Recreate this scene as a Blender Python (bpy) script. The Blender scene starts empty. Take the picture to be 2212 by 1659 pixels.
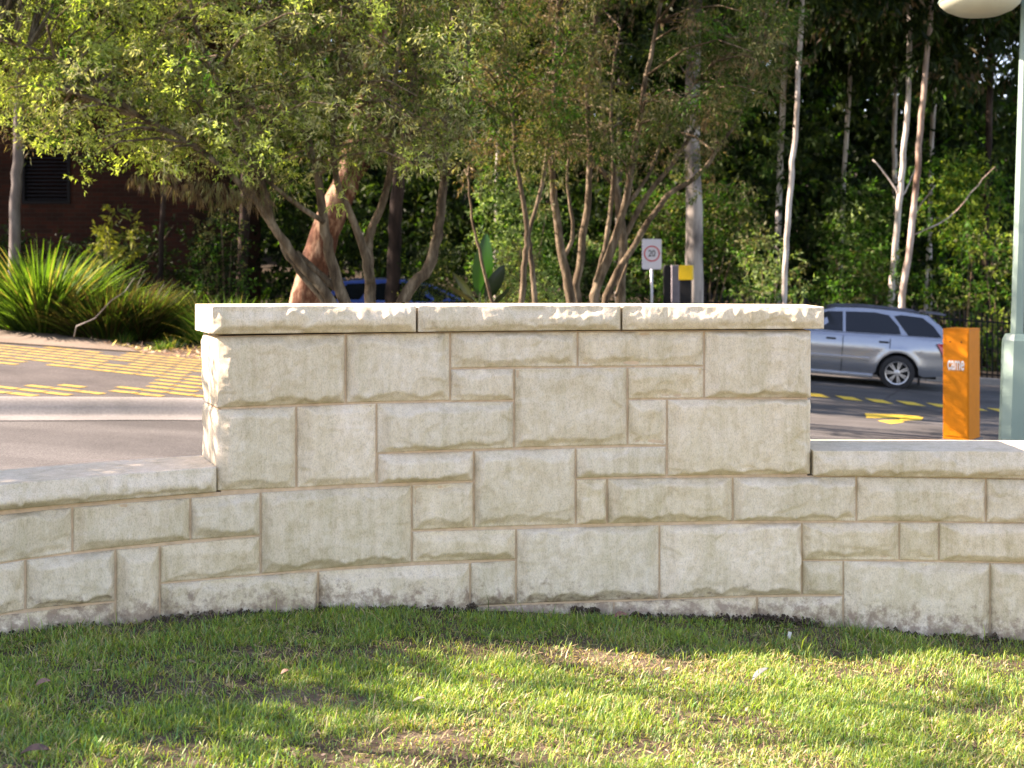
import bpy, bmesh, math, random
import numpy as np
from mathutils import Vector, Matrix

S = bpy.context.scene
COL = S.collection
R = math.radians
random.seed(7)
rng = np.random.default_rng(11)

# ------------------------------------------------------------------ camera, light, exposure
CAMZ = 1.55
FPX, CX, HY = 2700.0, 1106.0, 580.0          # focal length, centre column and horizon row of the photograph (2212 px wide copy)
cd = bpy.data.cameras.new('camera')
cam = bpy.data.objects.new('camera', cd)
COL.objects.link(cam)
S.camera = cam
cd.sensor_width = 36.0
cd.lens = 36.0 * FPX / 2212.0
cd.shift_y = -(829.5 - HY) / 2212.0
cam.location = (0, 0, CAMZ)
cam.rotation_euler = (R(90), 0, 0)
cd.clip_start = 0.05
cd.clip_end = 900
cd.dof.use_dof = True
cd.dof.focus_distance = 5.3
cd.dof.aperture_fstop = 3.9

SUNV = Vector((-1.4, 0.13, 1.0)).normalized()   # towards the sun
w = bpy.data.worlds.new('World')
S.world = w
w.use_nodes = True
nt = w.node_tree
sky = nt.nodes.new('ShaderNodeTexSky')
sky.sky_type = 'NISHITA'
sky.sun_disc = False
sky.sun_elevation = math.asin(SUNV.z)
sky.sun_rotation = math.atan2(SUNV.x, SUNV.y)
sky.air_density = 1.0
sky.dust_density = 0.6
sky.ozone_density = 1.5
nt.links.new(sky.outputs[0], nt.nodes['Background'].inputs[0])
nt.nodes['Background'].inputs[1].default_value = 0.105
sl = bpy.data.lights.new('sun', 'SUN')
sl.energy = 5.0
sl.angle = R(0.55)
sl.color = (1.0, 0.955, 0.88)
so = bpy.data.objects.new('sun', sl)
COL.objects.link(so)
so.rotation_euler = SUNV.to_track_quat('Z', 'Y').to_euler()
so.location = (-20, 5, 30)
S.view_settings.view_transform = 'Standard'
S.view_settings.look = 'None'
S.view_settings.exposure = 2.35
S.view_settings.gamma = 1.0
S.view_settings.use_white_balance = True
S.view_settings.white_balance_temperature = 7600
S.view_settings.white_balance_tint = 27
S.view_settings.use_curve_mapping = False
S.render.engine = 'CYCLES'
S.cycles.max_bounces = 6
S.cycles.diffuse_bounces = 3
S.cycles.glossy_bounces = 2
S.cycles.transmission_bounces = 3
S.cycles.transparent_max_bounces = 4

# ------------------------------------------------------------------ helpers
def P(px, py, Y):
    return Vector(((px - CX) / FPX * Y, Y, CAMZ - (py - HY) / FPX * Y))

def tag(o, label=None, cat=None, group=None, kind=None):
    if label: o['label'] = label
    if cat: o['category'] = cat
    if group: o['group'] = group
    if kind: o['kind'] = kind
    return o

def thing(name, loc, label, cat, group=None, rz=0.0):
    o = bpy.data.objects.new(name, None)
    COL.objects.link(o)
    o.location = loc
    o.rotation_euler = (0, 0, rz)
    o.empty_display_size = 0.2
    return tag(o, label, cat, group)

def link(name, me, parent=None, mat=None, world=False):
    """world=True: the mesh is written in world coordinates; keep them under the parent."""
    o = bpy.data.objects.new(name, me)
    COL.objects.link(o)
    if mat is not None and not me.materials:
        me.materials.append(mat)
    if parent is not None:
        o.parent = parent
        if world:
            mw = Matrix.Translation(parent.location) @ parent.rotation_euler.to_matrix().to_4x4()
            if parent.parent is not None:
                q = parent.parent
                mw = (Matrix.Translation(q.location) @ q.rotation_euler.to_matrix().to_4x4()) @ mw
            o.matrix_parent_inverse = mw.inverted()
    return o

def np_mesh(name, verts, faces, col=None, smooth=False):
    """verts (n,3); faces (m,k) with constant k"""
    verts = np.ascontiguousarray(verts, dtype=np.float32)
    faces = np.ascontiguousarray(faces, dtype=np.int32)
    me = bpy.data.meshes.new(name)
    n, (m, k) = len(verts), faces.shape
    me.vertices.add(n)
    me.vertices.foreach_set('co', verts.ravel())
    me.loops.add(m * k)
    me.loops.foreach_set('vertex_index', faces.ravel())
    me.polygons.add(m)
    me.polygons.foreach_set('loop_start', np.arange(0, m * k, k, dtype=np.int32))
    me.polygons.foreach_set('loop_total', np.full(m, k, dtype=np.int32))
    me.update(calc_edges=True)
    me.polygons.foreach_set('use_smooth', np.full(m, bool(smooth), dtype=bool))
    if col is not None:
        at = me.color_attributes.new('Col', 'FLOAT_COLOR', 'POINT')
        c = np.ones((n, 4), dtype=np.float32)
        c[:, :3] = col
        at.data.foreach_set('color', c.ravel())
    return me

class MB:
    def __init__(s):
        s.v = []; s.f = []
    def poly(s, pts):
        b = len(s.v); s.v += [tuple(p) for p in pts]; s.f.append(tuple(range(b, b + len(pts))))
    def box(s, x0, x1, y0, y1, z0, z1):
        b = len(s.v)
        s.v += [(x, y, z) for z in (z0, z1) for x, y in ((x0, y0), (x1, y0), (x1, y1), (x0, y1))]
        for q in ((3, 2, 1, 0), (4, 5, 6, 7), (0, 1, 5, 4), (1, 2, 6, 5), (2, 3, 7, 6), (3, 0, 4, 7)):
            s.f.append(tuple(b + i for i in q))
    def tube(s, pts, rad, n=6, cap=True):
        pts = [Vector(p) for p in pts]
        b = len(s.v)
        up = Vector((0.13, 0.31, 0.94))
        for i, p in enumerate(pts):
            d = (pts[min(i + 1, len(pts) - 1)] - pts[max(i - 1, 0)]).normalized()
            a = d.cross(up)
            if a.length < 1e-3: a = d.cross(Vector((1, 0, 0)))
            a.normalize(); c = d.cross(a)
            r = rad[i] if hasattr(rad, '__len__') else rad
            for j in range(n):
                t = 2 * math.pi * j / n
                s.v.append(tuple(p + a * math.cos(t) * r + c * math.sin(t) * r))
        for i in range(len(pts) - 1):
            for j in range(n):
                k = (j + 1) % n
                s.f.append((b + i * n + j, b + i * n + k, b + (i + 1) * n + k, b + (i + 1) * n + j))
        if cap:
            s.f.append(tuple(b + j for j in range(n))[::-1])
            s.f.append(tuple(b + (len(pts) - 1) * n + j for j in range(n)))
    def lathe(s, prof, n=24, axis='z', c=(0, 0, 0)):
        b = len(s.v)
        for r, h in prof:
            for j in range(n):
                t = 2 * math.pi * j / n
                u, v_ = r * math.cos(t), r * math.sin(t)
                if axis == 'z': q = (c[0] + u, c[1] + v_, c[2] + h)
                elif axis == 'y': q = (c[0] + u, c[1] + h, c[2] + v_)
                else: q = (c[0] + h, c[1] + u, c[2] + v_)
                s.v.append(q)
        for i in range(len(prof) - 1):
            for j in range(n):
                k = (j + 1) % n
                s.f.append((b + i * n + j, b + i * n + k, b + (i + 1) * n + k, b + (i + 1) * n + j))
    def prism(s, poly, axis, a, b_):
        """poly: list of 2D points; extruded along axis from a to b_"""
        def m(p, h):
            return {'y': (p[0], h, p[1]), 'x': (h, p[0], p[1]), 'z': (p[0], p[1], h)}[axis]
        b = len(s.v); n = len(poly)
        s.v += [m(p, a) for p in poly] + [m(p, b_) for p in poly]
        s.f.append(tuple(range(b, b + n))[::-1]); s.f.append(tuple(range(b + n, b + 2 * n)))
        for i in range(n):
            k = (i + 1) % n
            s.f.append((b + i, b + k, b + n + k, b + n + i))
    def mesh(s, name, smooth=False):
        me = bpy.data.meshes.new(name)
        me.from_pydata(s.v, [], s.f)
        bm = bmesh.new(); bm.from_mesh(me)
        bmesh.ops.recalc_face_normals(bm, faces=bm.faces)
        bm.to_mesh(me); bm.free()
        if smooth:
            me.polygons.foreach_set('use_smooth', np.ones(len(me.polygons), dtype=bool))
        return me
    def build(s, name, mat, parent=None, world=False, smooth=False, bevel=0):
        o = link(name, s.mesh(name, smooth), parent, mat, world)
        if bevel:
            m = o.modifiers.new('bevel', 'BEVEL'); m.width = bevel; m.segments = 3
            m.limit_method = 'ANGLE'; m.angle_limit = R(35)
        return o

def hash2(ix, iy, seed):
    h = np.sin(ix * 127.1 + iy * 311.7 + seed * 74.7) * 43758.5453
    return h - np.floor(h)

def vn(x, y, seed=0.0):
    """value noise in -1..1, vectorised"""
    x = np.asarray(x, float); y = np.asarray(y, float)
    ix, iy = np.floor(x), np.floor(y)
    fx, fy = x - ix, y - iy
    fx = fx * fx * (3 - 2 * fx); fy = fy * fy * (3 - 2 * fy)
    a = hash2(ix, iy, seed); b = hash2(ix + 1, iy, seed); c = hash2(ix, iy + 1, seed); d = hash2(ix + 1, iy + 1, seed)
    return ((a * (1 - fx) + b * fx) * (1 - fy) + (c * (1 - fx) + d * fx) * fy) * 2 - 1

# ------------------------------------------------------------------ materials
def new_mat(name):
    m = bpy.data.materials.new(name); m.use_nodes = True
    t = m.node_tree
    return m, t, t.nodes['Principled BSDF']

def N(t, kind, **kw):
    n = t.nodes.new('ShaderNode' + kind)
    for k, v in kw.items(): setattr(n, k, v)
    return n

def noise(t, scale, detail=4, rough=0.55, coord='Object', sc=(1, 1, 1)):
    tc = N(t, 'TexCoord'); mp = N(t, 'Mapping')
    mp.inputs['Scale'].default_value = sc
    t.links.new(tc.outputs[coord], mp.inputs[0])
    n = N(t, 'TexNoise')
    n.inputs['Scale'].default_value = scale; n.inputs['Detail'].default_value = detail
    n.inputs['Roughness'].default_value = rough
    t.links.new(mp.outputs[0], n.inputs['Vector'])
    return n

def ramp(t, src, stops):
    r = N(t, 'ValToRGB')
    e = r.color_ramp.elements
    while len(e) < len(stops): e.new(0.5)
    for i, (p, c) in enumerate(stops):
        e[i].position = p; e[i].color = (c[0], c[1], c[2], 1) if hasattr(c, '__len__') else (c, c, c, 1)
    t.links.new(src, r.inputs[0])
    return r

def mix(t, fac, a, b, mode='MIX'):
    m = N(t, 'MixRGB', blend_type=mode)
    for i, v in ((0, fac), (1, a), (2, b)):
        if isinstance(v, (int, float)): m.inputs[i].default_value = v
        elif isinstance(v, tuple): m.inputs[i].default_value = (*v, 1)
        else: t.links.new(v, m.inputs[i])
    return m

def bump(t, bs, h, strength, dist):
    b = N(t, 'Bump'); b.inputs['Strength'].default_value = strength; b.inputs['Distance'].default_value = dist
    t.links.new(h, b.inputs['Height']); t.links.new(b.outputs[0], bs.inputs['Normal'])
    return b

def mat_simple(name, col, rough=0.6, metal=0.0, var=0.12, scale=9, bmp=0.0, spec=0.5, coat=0.0):
    m, t, bs = new_mat(name)
    n = noise(t, scale)
    lo = tuple(c * (1 - var) for c in col); hi = tuple(min(1, c * (1 + var)) for c in col)
    r = ramp(t, n.outputs[0], [(0.3, lo), (0.7, hi)])
    t.links.new(r.outputs[0], bs.inputs['Base Color'])
    bs.inputs['Roughness'].default_value = rough
    bs.inputs['Metallic'].default_value = metal
    bs.inputs['Specular IOR Level'].default_value = spec
    bs.inputs['Coat Weight'].default_value = coat
    if bmp: bump(t, bs, noise(t, scale * 6).outputs[0], 0.5, bmp)
    return m

def mat_stone():
    m, t, bs = new_mat('sandstone')
    oi = N(t, 'ObjectInfo')
    big = noise(t, 3.0, 5, 0.6)
    mid = noise(t, 30, 7, 0.72, sc=(1, 1, 0.35))
    fin = noise(t, 210, 3, 0.6, sc=(1, 1, .6))
    c1 = ramp(t, mid.outputs[0], [(0.30, (0.57, 0.50, 0.375)), (0.5, (0.675, 0.605, 0.475)), (0.70, (0.735, 0.675, 0.56))])
    c2 = ramp(t, big.outputs[0], [(0.3, (0.90, 0.88, 0.80)), (0.7, (1.04, 1.03, 1.02))])
    a = mix(t, 1.0, c1.outputs[0], c2.outputs[0], 'MULTIPLY')
    f = ramp(t, fin.outputs[0], [(0.32, 0.74), (0.5, 1.0), (0.72, 1.10)])
    b = mix(t, 0.8, a.outputs[0], f.outputs[0], 'MULTIPLY')
    rv = ramp(t, oi.outputs['Random'], [(0.0, (0.93, 0.90, 0.85)), (0.35, (1.05, 0.995, 0.92)), (0.65, (0.99, 0.97, 0.95)), (1.0, (1.12, 1.075, 1.06))])
    c = mix(t, 1.0, b.outputs[0], rv.outputs[0], 'MULTIPLY')
    # warm ochre veins / iron specks
    sp = noise(t, 60, 2, 0.5)
    spm = ramp(t, sp.outputs[0], [(0.70, 0.0), (0.78, 0.5)])
    c = mix(t, spm.outputs[0], c.outputs[0], (0.36, 0.31, 0.20))
    st = noise(t, 7, 6, 0.7, sc=(1.6, 1.6, 0.12)); sr = ramp(t, st.outputs[0], [(0.34, (0.84, 0.84, 0.78)), (0.5, (1.0, 1.0, 1.0)), (0.7, (1.04, 1.03, 1.02))])
    c = mix(t, 0.8, c.outputs[0], sr.outputs[0], 'MULTIPLY')
    # soil splashed on the foot of the wall
    g = N(t, 'NewGeometry'); sx = N(t, 'SeparateXYZ'); t.links.new(g.outputs['Position'], sx.inputs[0])
    ma = N(t, 'Math', operation='MULTIPLY_ADD'); ma.inputs[1].default_value = 0.063
    t.links.new(sx.outputs['X'], ma.inputs[0]); t.links.new(sx.outputs['Z'], ma.inputs[2])
    dn = noise(t, 34, 6, 0.75, 'Generated'); 
    dn2 = noise(t, 22, 6, 0.7)
    mr = N(t, 'MapRange'); mr.inputs['From Min'].default_value = 0.04; mr.inputs['From Max'].default_value = 0.26
    mr.inputs['To Min'].default_value = 0.16; mr.inputs['To Max'].default_value = -0.22
    t.links.new(ma.outputs[0], mr.inputs['Value'])
    ad = N(t, 'Math', operation='ADD'); t.links.new(dn2.outputs[0], ad.inputs[0]); t.links.new(mr.outputs[0], ad.inputs[1])
    dm = ramp(t, ad.outputs[0], [(0.50, 0.0), (0.58, 0.35), (0.68, 0.75)])
    c = mix(t, dm.outputs[0], c.outputs[0], (0.23, 0.155, 0.11))
    t.links.new(c.outputs[0], bs.inputs['Base Color'])
    bs.inputs['Roughness'].default_value = 0.9
    bs.inputs['Specular IOR Level'].default_value = 0.2
    h = mix(t, 0.35, mid.outputs[0], fin.outputs[0])
    bump(t, bs, h.outputs[0], 0.7, 0.008)
    return m

def mat_ground(name, cols, s1, s2, bdist=0.01, rough=0.95, speck=1.0):
    m, t, bs = new_mat(name)
    a = noise(t, s1, 6, 0.6); b = noise(t, s2, 4, 0.65)
    r = ramp(t, a.outputs[0], [(0.3, cols[0]), (0.5, cols[1]), (0.7, cols[2])])
    f = ramp(t, b.outputs[0], [(0.34, 1 - .45 * speck), (0.5, 1.0), (0.68, 1 + .45 * speck)])
    c = mix(t, 0.9, r.outputs[0], f.outputs[0], 'MULTIPLY')
    t.links.new(c.outputs[0], bs.inputs['Base Color'])
    bs.inputs['Roughness'].default_value = rough
    bs.inputs['Specular IOR Level'].default_value = 0.2
    bump(t, bs, b.outputs[0], 0.6, bdist)
    return m

def mat_leaf(name, trans=0.35, gloss=0.06, rough=0.45, tint=(1.0, 1.0, 1.0)):
    m = bpy.data.materials.new(name); m.use_nodes = True
    t = m.node_tree
    t.nodes.remove(t.nodes['Principled BSDF'])
    out = t.nodes['Material Output']
    at = N(t, 'Attribute'); at.attribute_name = 'Col'
    d = N(t, 'BsdfDiffuse'); tr = N(t, 'BsdfTranslucent'); gl = N(t, 'BsdfGlossy')
    gl.inputs['Roughness'].default_value = rough
    t.links.new(at.outputs['Color'], d.inputs[0])
    tc = mix(t, 1.0, at.outputs['Color'], (1.5 * tint[0], 1.6 * tint[1], 0.6 * tint[2]), 'MULTIPLY')
    t.links.new(tc.outputs[0], tr.inputs[0])
    m1 = N(t, 'MixShader'); m1.inputs[0].default_value = trans
    t.links.new(d.outputs[0], m1.inputs[1]); t.links.new(tr.outputs[0], m1.inputs[2])
    m2 = N(t, 'MixShader'); m2.inputs[0].default_value = gloss
    t.links.new(m1.outputs[0], m2.inputs[1]); t.links.new(gl.outputs[0], m2.inputs[2])
    t.links.new(m2.outputs[0], out.inputs[0])
    return m

def mat_bark(name, c0, c1, c2, sc=4.0, stretch=0.25, bd=0.02):
    m, t, bs = new_mat(name)
    a = noise(t, sc, 6, 0.65, sc=(1, 1, stretch)); b = noise(t, sc * 5, 4, 0.6, sc=(1, 1, 0.2))
    r = ramp(t, a.outputs[0], [(0.36, c0), (0.5, c1), (0.62, c2)])
    f = ramp(t, b.outputs[0], [(0.3, 0.7), (0.7, 1.15)])
    c = mix(t, 0.8, r.outputs[0], f.outputs[0], 'MULTIPLY')
    t.links.new(c.outputs[0], bs.inputs['Base Color'])
    bs.inputs['Roughness'].default_value = 0.9; bs.inputs['Specular IOR Level'].default_value = 0.1
    bump(t, bs, b.outputs[0], 0.6, bd)
    return m

M = {}
M['stone'] = mat_stone()
M['mortar'] = mat_simple('mortar', (0.56, 0.41, 0.27), 0.95, var=0.15, scale=30, bmp=0.002)
M['soil'] = mat_ground('lawn_soil', [(0.030, 0.021, 0.014), (0.075, 0.054, 0.034), (0.15, 0.115, 0.075)], 2.3, 60, 0.012)
M['litter'] = mat_ground('forest_litter', [(0.02, 0.015, 0.009), (0.035, 0.026, 0.015), (0.06, 0.042, 0.025)], 0.8, 9, 0.05)
M['mulch'] = mat_ground('mulch', [(0.07, 0.045, 0.03), (0.13, 0.09, 0.06), (0.20, 0.15, 0.105)], 5, 28, 0.03)
M['asphalt'] = mat_ground('asphalt', [(0.070, 0.068, 0.062), (0.094, 0.091, 0.083), (0.118, 0.114, 0.104)], 0.7, 70, 0.008)
M['road2'] = mat_ground('paved_hump', [(0.060, 0.055, 0.050), (0.080, 0.073, 0.066), (0.10, 0.091, 0.082)], 1.4, 60, 0.006)
M['path'] = mat_ground('footpath', [(0.13, 0.10, 0.070), (0.165, 0.13, 0.092), (0.20, 0.16, 0.118)], 1.2, 55, 0.004)
M['concrete'] = mat_ground('kerb_concrete', [(0.165, 0.158, 0.14), (0.20, 0.19, 0.17), (0.235, 0.222, 0.20)], 1.5, 40, 0.001, speck=.35)

def wheel_tracks(m):
    t = m.node_tree; bs = t.nodes['Principled BSDF']
    src = bs.inputs['Base Color'].links[0].from_socket
    n = noise(t, 0.55, 3, 0.5, sc=(0.35, 3.0, 1)); r_ = ramp(t, n.outputs[0], [(0.38, 0.80), (0.55, 1.0), (0.7, 1.10)])
    c = mix(t, 1.0, src, r_.outputs[0], 'MULTIPLY')
    v = N(t, 'TexVoronoi'); v.feature = 'DISTANCE_TO_EDGE'; v.inputs['Scale'].default_value = 0.33
    tc = N(t, 'TexCoord'); nz = noise(t, 2.2, 5, .7); ad = mix(t, 0.12, tc.outputs['Object'], nz.outputs['Color']); t.links.new(ad.outputs[0], v.inputs['Vector'])
    k = ramp(t, v.outputs['Distance'], [(0.0, 0.45), (0.010, 1.0)])
    c = mix(t, 0.8, c.outputs[0], k.outputs[0], 'MULTIPLY')
    t.links.new(c.outputs[0], bs.inputs['Base Color'])
wheel_tracks(M['asphalt'])

def mat_paint(name, col, wear=0.5):
    m, t, bs = new_mat(name)
    a = noise(t, 14, 6, 0.7)
    r = ramp(t, a.outputs[0], [(wear - 0.14, (0.07, 0.062, 0.05)), (wear + 0.03, col)])
    t.links.new(r.outputs[0], bs.inputs['Base Color'])
    bs.inputs['Roughness'].default_value = 0.75
    return m
M['yellow_paint'] = mat_paint('yellow_road_paint', (0.40, 0.26, 0.035), 0.48)
M['yellow_mark'] = mat_paint('yellow_marking_paint', (0.74, 0.50, 0.04), 0.30)
M['leaf'] = mat_leaf('leaf', 0.40, 0.010, 0.5)
M['leaf_gloss'] = mat_leaf('glossy_leaf', 0.25, 0.035, 0.4)
M['blade'] = mat_leaf('grass_blade', 0.40, 0.04, 0.5)
M['strap'] = mat_leaf('strap_leaf', 0.42, 0.012, 0.5)
M['bark_brown'] = mat_bark('brown_stringy_bark', (0.050, 0.036, 0.022), (0.105, 0.080, 0.050), (0.20, 0.160, 0.105), 9)
M['bark_pale'] = mat_bark('pale_gum_bark', (0.22, 0.18, 0.14), (0.48, 0.44, 0.38), (0.60, 0.56, 0.50), 1.3, 0.4)
M['bark_grey'] = mat_bark('grey_gum_bark', (0.06, 0.05, 0.045), (0.14, 0.125, 0.11), (0.33, 0.30, 0.255), 1.2, 0.35)
M['bark_pink'] = mat_bark('pink_gum_bark', (0.04, 0.018, 0.011), (0.10, 0.047, 0.028), (0.33, 0.22, 0.14), 4.5, 0.35)
M['bark_peel'] = mat_bark('peeling_pale_bark', (0.16, 0.10, 0.07), (0.36, 0.28, 0.22), (0.55, 0.48, 0.41), 1.6, 0.3)
M['bark_dark'] = mat_bark('dark_bark', (0.012, 0.009, 0.007), (0.03, 0.021, 0.016), (0.055, 0.04, 0.03), 3)

# ------------------------------------------------------------------ the ground
def hroad(X, Y=0):
    return CAMZ - (1.70 + 0.07 * np.clip(X, -20, 20))
KERB = [(-14.0, 6.2), (-8.0, 9.6), (-4.73, 11.55), (-3.19, 12.46), (-1.6, 13.0), (0.0, 13.3), (1.5, 13.9), (2.35, 15.2), (2.7, 18.0), (2.5, 21.5), (1.4, 24.0)]
RISE = 0.13

def lawn_z(X, Y=5.0):
    return CAMZ - 1.525 - 0.063 * X

def sheet(name, pts, zf, mat, dz=0.0, kind='structure', skirt=0.0, parent=None, dens=None):
    """flat polygon (list of XY) laid on the height function zf"""
    bm = bmesh.new()
    vs = [bm.verts.new((x, y, float(zf(x)) + dz)) for x, y in pts]
    f = bm.faces.new(vs)
    if f.normal.z < 0: f.normal_flip()
    if skirt:
        r = bmesh.ops.extrude_face_region(bm, geom=[f])
        for v in r['geom']:
            if isinstance(v, bmesh.types.BMVert): v.co.z -= skirt
        bmesh.ops.recalc_face_normals(bm, faces=bm.faces)
    me = bpy.data.meshes.new(name); bm.to_mesh(me); bm.free()
    o = link(name, me, parent, mat)
    if kind and parent is None: tag(o, kind=kind)
    return o

# whole terrain, one grid out to the hill behind the woods
gx = np.concatenate([np.linspace(-260, -22, 10), np.linspace(-20, 20, 41), np.linspace(22, 260, 10)])
gy = np.concatenate([np.linspace(-60, 6, 8), np.linspace(8, 60, 27), np.linspace(66, 300, 20)])
GX, GY = np.meshgrid(gx, gy, indexing='ij')
GZ = hroad(GX) - 0.06 + np.clip((GY - 44) / 60, 0, 1) ** 1.3 * 15.0 + np.where(GY > 27, 0.25 * vn(GX * 0.25, GY * 0.25, 3), 0)
nv = len(gy)
ii, jj = np.meshgrid(np.arange(len(gx) - 1), np.arange(nv - 1), indexing='ij')
F = np.stack([ii * nv + jj, (ii + 1) * nv + jj, (ii + 1) * nv + jj + 1, ii * nv + jj + 1], -1).reshape(-1, 4)
tag(link('ground', np_mesh('ground', np.stack([GX, GY, GZ], -1).reshape(-1, 3), F, smooth=True), None, M['litter']), kind='structure')

def zr(x): return hroad(x)
# road sheet split at x = +-20 is not needed: it stays within the even slope
sheet('road', [(-19.5, 5.9), (19.5, 5.9), (19.5, 25.7), (-19.5, 25.7)], zr, M['asphalt'], 0.0)
def smooth_path(pts, n=8):
    out = []
    p = [np.array(q, float) for q in pts]
    for i in range(len(p) - 1):
        a = p[max(i - 1, 0)]; b = p[i]; c = p[i + 1]; d = p[min(i + 2, len(p) - 1)]
        for k in range(n):
            t = k / n
            out.append(0.5 * ((2 * b) + (-a + c) * t + (2 * a - 5 * b + 4 * c - d) * t * t + (-a + 3 * b - 3 * c + d) * t ** 3))
    out.append(p[-1])
    return out
kp = smooth_path(KERB, 6)
# raised verge behind the kerb
def _off(d0):
    out = []
    for i, p in enumerate(kp):
        d = kp[min(i + 1, len(kp) - 1)] - kp[max(i - 1, 0)]; d = d / np.linalg.norm(d)
        out.append(tuple(p + np.array([-d[1], d[0]]) * d0))
    return out
VERGE = _off(0.24) + [(0.6, 25.9), (-19.0, 25.9), (-19.0, 6.2)]
sheet('verge', VERGE, lambda x: zr(x) + RISE, M['mulch'], 0.0, skirt=0.10)

# kerb: rounded concrete kerb and gutter swept along KERB
prof = [(-0.30, 0.006), (-0.28, 0.012), (-0.02, 0.004), (0.03, 0.025), (0.09, 0.075), (0.15, 0.120), (0.21, 0.143), (0.27, 0.150), (0.31, 0.149), (0.33, 0.05)]
V = []
for i, p in enumerate(kp):
    d = kp[min(i + 1, len(kp) - 1)] - kp[max(i - 1, 0)]; d /= np.linalg.norm(d)
    n_ = np.array([-d[1], d[0]])
    for o_, h_ in prof:
        q = p + n_ * o_
        V.append((q[0], q[1], zr(q[0]) + h_))
k = len(prof)
F = [(i * k + j, (i + 1) * k + j, (i + 1) * k + j + 1, i * k + j + 1) for i in range(len(kp) - 1) for j in range(k - 1)]
me = bpy.data.meshes.new('kerb'); me.from_pydata(V, [], F)
for p_ in me.polygons: p_.use_smooth = True
tag(link('kerb', me, None, M['concrete']), kind='structure')

def on_verge(px, py, dz=0.0):
    """point of the verge surface seen at that pixel"""
    xr = (px - CX) / FPX; c = (py - HY) / FPX
    Y = (1.70 - RISE - dz) / (c - 0.07 * xr)
    return (xr * Y, Y)
def on_road(px, py):
    xr = (px - CX) / FPX; c = (py - HY) / FPX
    Y = 1.70 / (c - 0.07 * xr)
    return (xr * Y, Y)

zv = lambda x: zr(x) + RISE
kin = []
for i, p in enumerate(kp[3:24]):
    d = kp[i + 4] - kp[i + 3]; d /= np.linalg.norm(d)
    kin.append(tuple(p + np.array([-d[1], d[0]]) * 0.31))
hump = kin + [on_verge(640, 800), on_verge(470, 782), on_verge(415, 776), on_verge(300, 764), on_verge(188, 757), on_verge(0, 744), on_verge(-260, 732)]
sheet('paved_hump', hump, zv, M['road2'], 0.012, skirt=0.03)
path_pts = [on_verge(-260, 730), on_verge(0, 742), on_verge(188, 755), on_verge(300, 763), on_verge(240, 742), on_verge(120, 712), on_verge(0, 688), on_verge(-260, 660)]
sheet('footpath', path_pts, zv, M['path'], 0.022, skirt=0.03)

# ochre brick-sized bars painted on the hump: rows run down to the right
hp = thing('painted_bars', (0, 0, 0), 'rows of worn ochre brick-shaped bars painted on the grey hump by the kerb', 'road marking')
p0 = np.array(on_verge(0, 772)); p1 = np.array(on_verge(376, 812))
rd = (p1 - p0) / np.linalg.norm(p1 - p0)
nd = np.array([-rd[1], rd[0]])
def inside(pt, poly):
    x, y = pt; c = False; n = len(poly)
    for i in range(n):
        x1, y1 = poly[i]; x2, y2 = poly[(i + 1) % n]
        if (y1 > y) != (y2 > y) and x < (x2 - x1) * (y - y1) / (y2 - y1) + x1: c = not c
    return c
gap = [on_verge(-60, 846), on_verge(-60, 866), on_verge(60, 856), on_verge(200, 860), on_verge(260, 857), on_verge(365, 832), on_verge(300, 815), on_verge(170, 795), on_verge(-60, 772)]
gap = [on_verge(-80, 786), on_verge(60, 790), on_verge(150, 800), on_verge(260, 806), on_verge(345, 828), on_verge(300, 838), on_verge(150, 836), on_verge(20, 834), on_verge(-80, 832)]
bars = MB(); pick = []
brng = random.Random(5)
for r_ in range(-24, 46):
    t0 = 0.15 * (r_ % 2) + brng.uniform(0, 0.05)
    for c_ in range(-26, 44):
        L = 0.285; cen = p0 + rd * (c_ * 0.315 + t0) + nd * (r_ * 0.325 + 0.01 * brng.uniform(-1, 1))
        a = [cen + rd * (s_ * L / 2) + nd * (q_ * 0.070) for s_, q_ in ((-1, -1), (1, -1), (1, 1), (-1, 1))]
        if not all(inside(q, hump) for q in a) or inside(cen, gap): continue
        xpx = cen[0] / cen[1] * FPX + CX
        if brng.random() < 0.07: continue
        if -120 < xpx < 450: pick.append(a)
        else: bars.poly([(q[0], q[1], zv(q[0]) + 0.017) for q in a])
pick.sort(key=lambda a: a[0][1])
for a in pick[:290]:
    mb = MB(); mb.poly([(q[0], q[1], zv(q[0]) + 0.017) for q in a])
    mb.build('painted_bar', M['yellow_paint'], hp)
for a in pick[290:]: bars.poly([(q[0], q[1], zv(q[0]) + 0.017) for q in a])
if bars.v: tag(bars.build('far_bars', M['yellow_paint'], hp), kind='stuff')

# yellow dashes and arrow on the road to the right
dash_c = [(1762, 853), (1832, 860), (1897, 866), (1965, 871), (2031, 876), (2097, 881), (2164, 887), (2232, 892), (2302, 898)]
dl = thing('dashed_line', (0, 0, 0), 'dashed yellow line across the shadowed road behind the orange cabinet', 'road marking')
for i, (px, py) in enumerate(dash_c):
    x, y = on_road(px, py)
    mb = MB(); mb.poly([(x - 0.145, y - 0.34, zr(x - .19) + 0.004), (x + 0.145, y - 0.36, zr(x + .19) + 0.004), (x + 0.145, y + 0.24, zr(x + .19) + 0.004), (x - 0.145, y + 0.26, zr(x - .19) + 0.004)])
    mb.build('dash', M['yellow_mark'], dl)
ar = MB()
for quad in ([(1868, 893), (1945, 896), (1990, 900), (1952, 904), (1872, 903)], [(1952, 899), (1995, 902), (1990, 908), (1940, 909)], [(1895, 909), (1940, 907), (1955, 912), (1925, 916)]):
    ar.poly([(q[0], q[1], zr(q[0]) + 0.004) for q in (on_road(*c) for c in quad)])
tag(ar.build('turn_arrow', M['yellow_mark']), 'worn yellow turn arrow painted on the road in front of the dashed line', 'road marking')

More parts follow.
